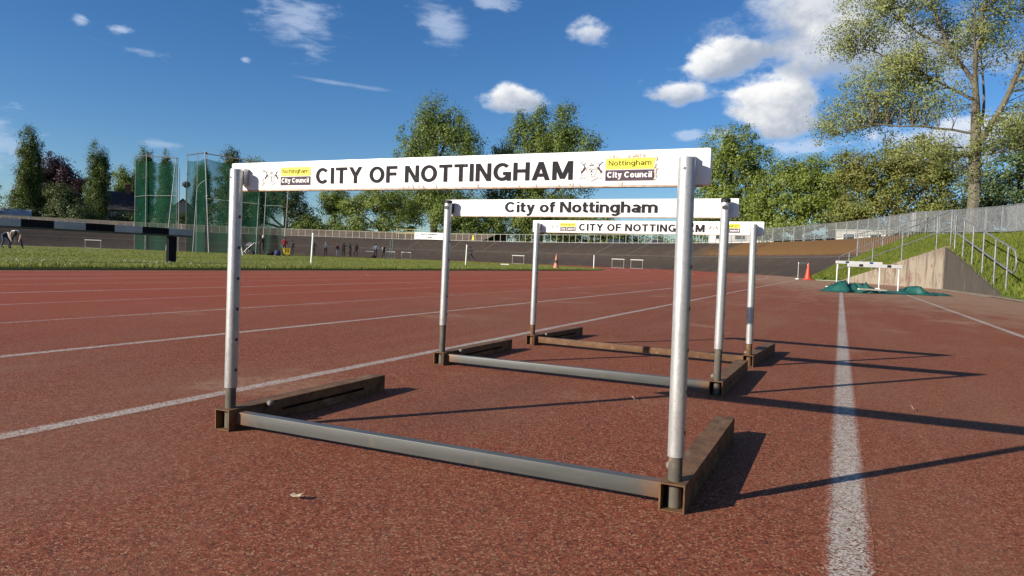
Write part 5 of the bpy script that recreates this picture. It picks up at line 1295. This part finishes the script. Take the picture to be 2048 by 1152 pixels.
# white cabin and parked cars beyond the railing
cb = empty('site_cabin', (-10.4, 84.2, GZ), 'white flat-roofed cabin behind the railing right of the middle hurdle post', 'cabin', rz=R(8))
m_ = MB(); m_.box(-3.6, 3.4, -1.2, 1.2, .1, 2.75); m_.build('wall', vary('cabin_white', (.66, .66, .63), (.75, .75, .72), 2, .6), cb, False, .04)
m_ = MB(); m_.box(-3.75, 3.55, -1.35, 1.35, 2.755, 2.88); m_.build('roof', M_wframe, cb)
for x in (-2.3, -.2, 1.9):
    f = MB(); f.box(x-.62, x+.62, -1.26, -1.205, 1.1, 2.15); wo = f.build('window', M_wframe, cb); p_ = MB(); p_.box(x-.52, x+.52, -1.275, -1.262, 1.2, 2.05); p_.build('pane', M_glass, wo)
cb2 = empty('site_cabin', (1.8, 70.0, GZ), 'long pale cabin behind the railing below the rusty green tree', 'cabin', rz=R(-4))
m_ = MB(); m_.box(-2.2, 2.2, -1.2, 1.2, .1, 1.62); m_.build('wall', vary('cabin_cream', (.50, .48, .42), (.60, .58, .50), 2, .7), cb2, False, .04)
m_ = MB(); m_.box(-2.3, 2.3, -1.3, 1.3, 1.625, 1.70); m_.build('roof', M_wframe, cb2)
for x in (-1.2, .9):
    f = MB(); f.box(x-.5, x+.5, -1.255, -1.205, .7, 1.4); wo = f.build('window', M_wframe, cb2); p_ = MB(); p_.box(x-.42, x+.42, -1.27, -1.257, .78, 1.32); p_.build('pane', M_glass, wo)
def car(label, loc, rz, paint):
    t = empty('parked_car', loc, label, 'car', 'cars parked beyond the far railing', rz)
    m_ = MB(); m_.extrude([(-2.05, .28), (2.05, .28), (2.10, .62), (1.95, .82), (1.05, .92), (-1.85, .95), (-2.08, .80)], -.85, .85, 'y'); bo = m_.build('body', paint, t, True, .05)
    m_ = MB(); m_.extrude([(-1.75, .95), (1.05, .92), (.35, 1.42), (-1.25, 1.46)], -.72, .72, 'y'); m_.build('cabin', paint, t, True, .04)
    for s_ in (-1, 1):
        m_ = MB(); m_.extrude([(-1.45, .98), (.78, .96), (.28, 1.36), (-1.12, 1.39)], s_*.722, s_*.735, 'y'); m_.build('side_window', M_glass, t)
        for x in (-1.3, 1.3):
            m_ = MB(); m_.lathe([(.14, -.09), (.31, -.1), (.31, .1), (.14, .09)], 16, (x, s_*.80, .31), 'y'); w_ = m_.build('wheel', M_black, t, True)
            m_ = MB(); m_.lathe([(.05, -.105), (.19, -.105), (.19, .105), (.05, .105)], 12, (x, s_*.80, .31), 'y'); m_.build('rim', M_alu, w_, True)
        m_ = MB(); m_.box(2.02, 2.10, s_*.6-.16, s_*.6+.16, .62, .76); m_.build('headlight', M_wframe, t)
car('silver car parked beyond the railing under the far hurdle bar', (-22.5, 96.5, GZ), R(20), vary('silver_paint', (.30, .31, .33), (.36, .37, .39), 2, .35, .5))
car('dark blue car parked beyond the railing under the far hurdle bar', (-29.0, 98.5, GZ), R(15), vary('blue_paint', (.02, .03, .07), (.03, .04, .09), 2, .3, .3))
# small litter on the track
LT = vary('dead_leaf', (.36, .29, .19), (.48, .40, .28), 40, .9)
def litter(name, label, pts, loc, s_, cat):
    m_ = MB(); m_.extrude([(a*s_, b*s_) for a, b in pts], .0, .0012, 'z'); o = m_.build(name, LT, None); o.location = loc; o.rotation_euler = (R(9), R(-7), loc[0]*7)
    for v_ in o.data.vertices: v_.co.z += .25*abs(v_.co.x)
    tag(o, label, cat)
litter('fallen_leaf', 'pale crumpled leaf lying on the track in front of the near base rail', [(-1, -.2), (-.3, -.5), (.2, -.3), (.9, -.5), (.7, .1), (1, .4), (.2, .5), (-.2, .2), (-.8, .5)], (-.876, .994, .006), .013, 'leaf')
litter('dry_stalk', 'thin pale stalk lying inside the near hurdle frame', [(-1, -.05), (1, -.04), (1, .06), (-1, .04)], (-.60, 2.27, .006), .022, 'stalk')
litter('dry_stalk', 'thin pale stalk lying on the track right of the white line', [(-1, -.05), (1, -.04), (1, .06), (-1, .04)], (.235, 2.65, .006), .022, 'stalk')
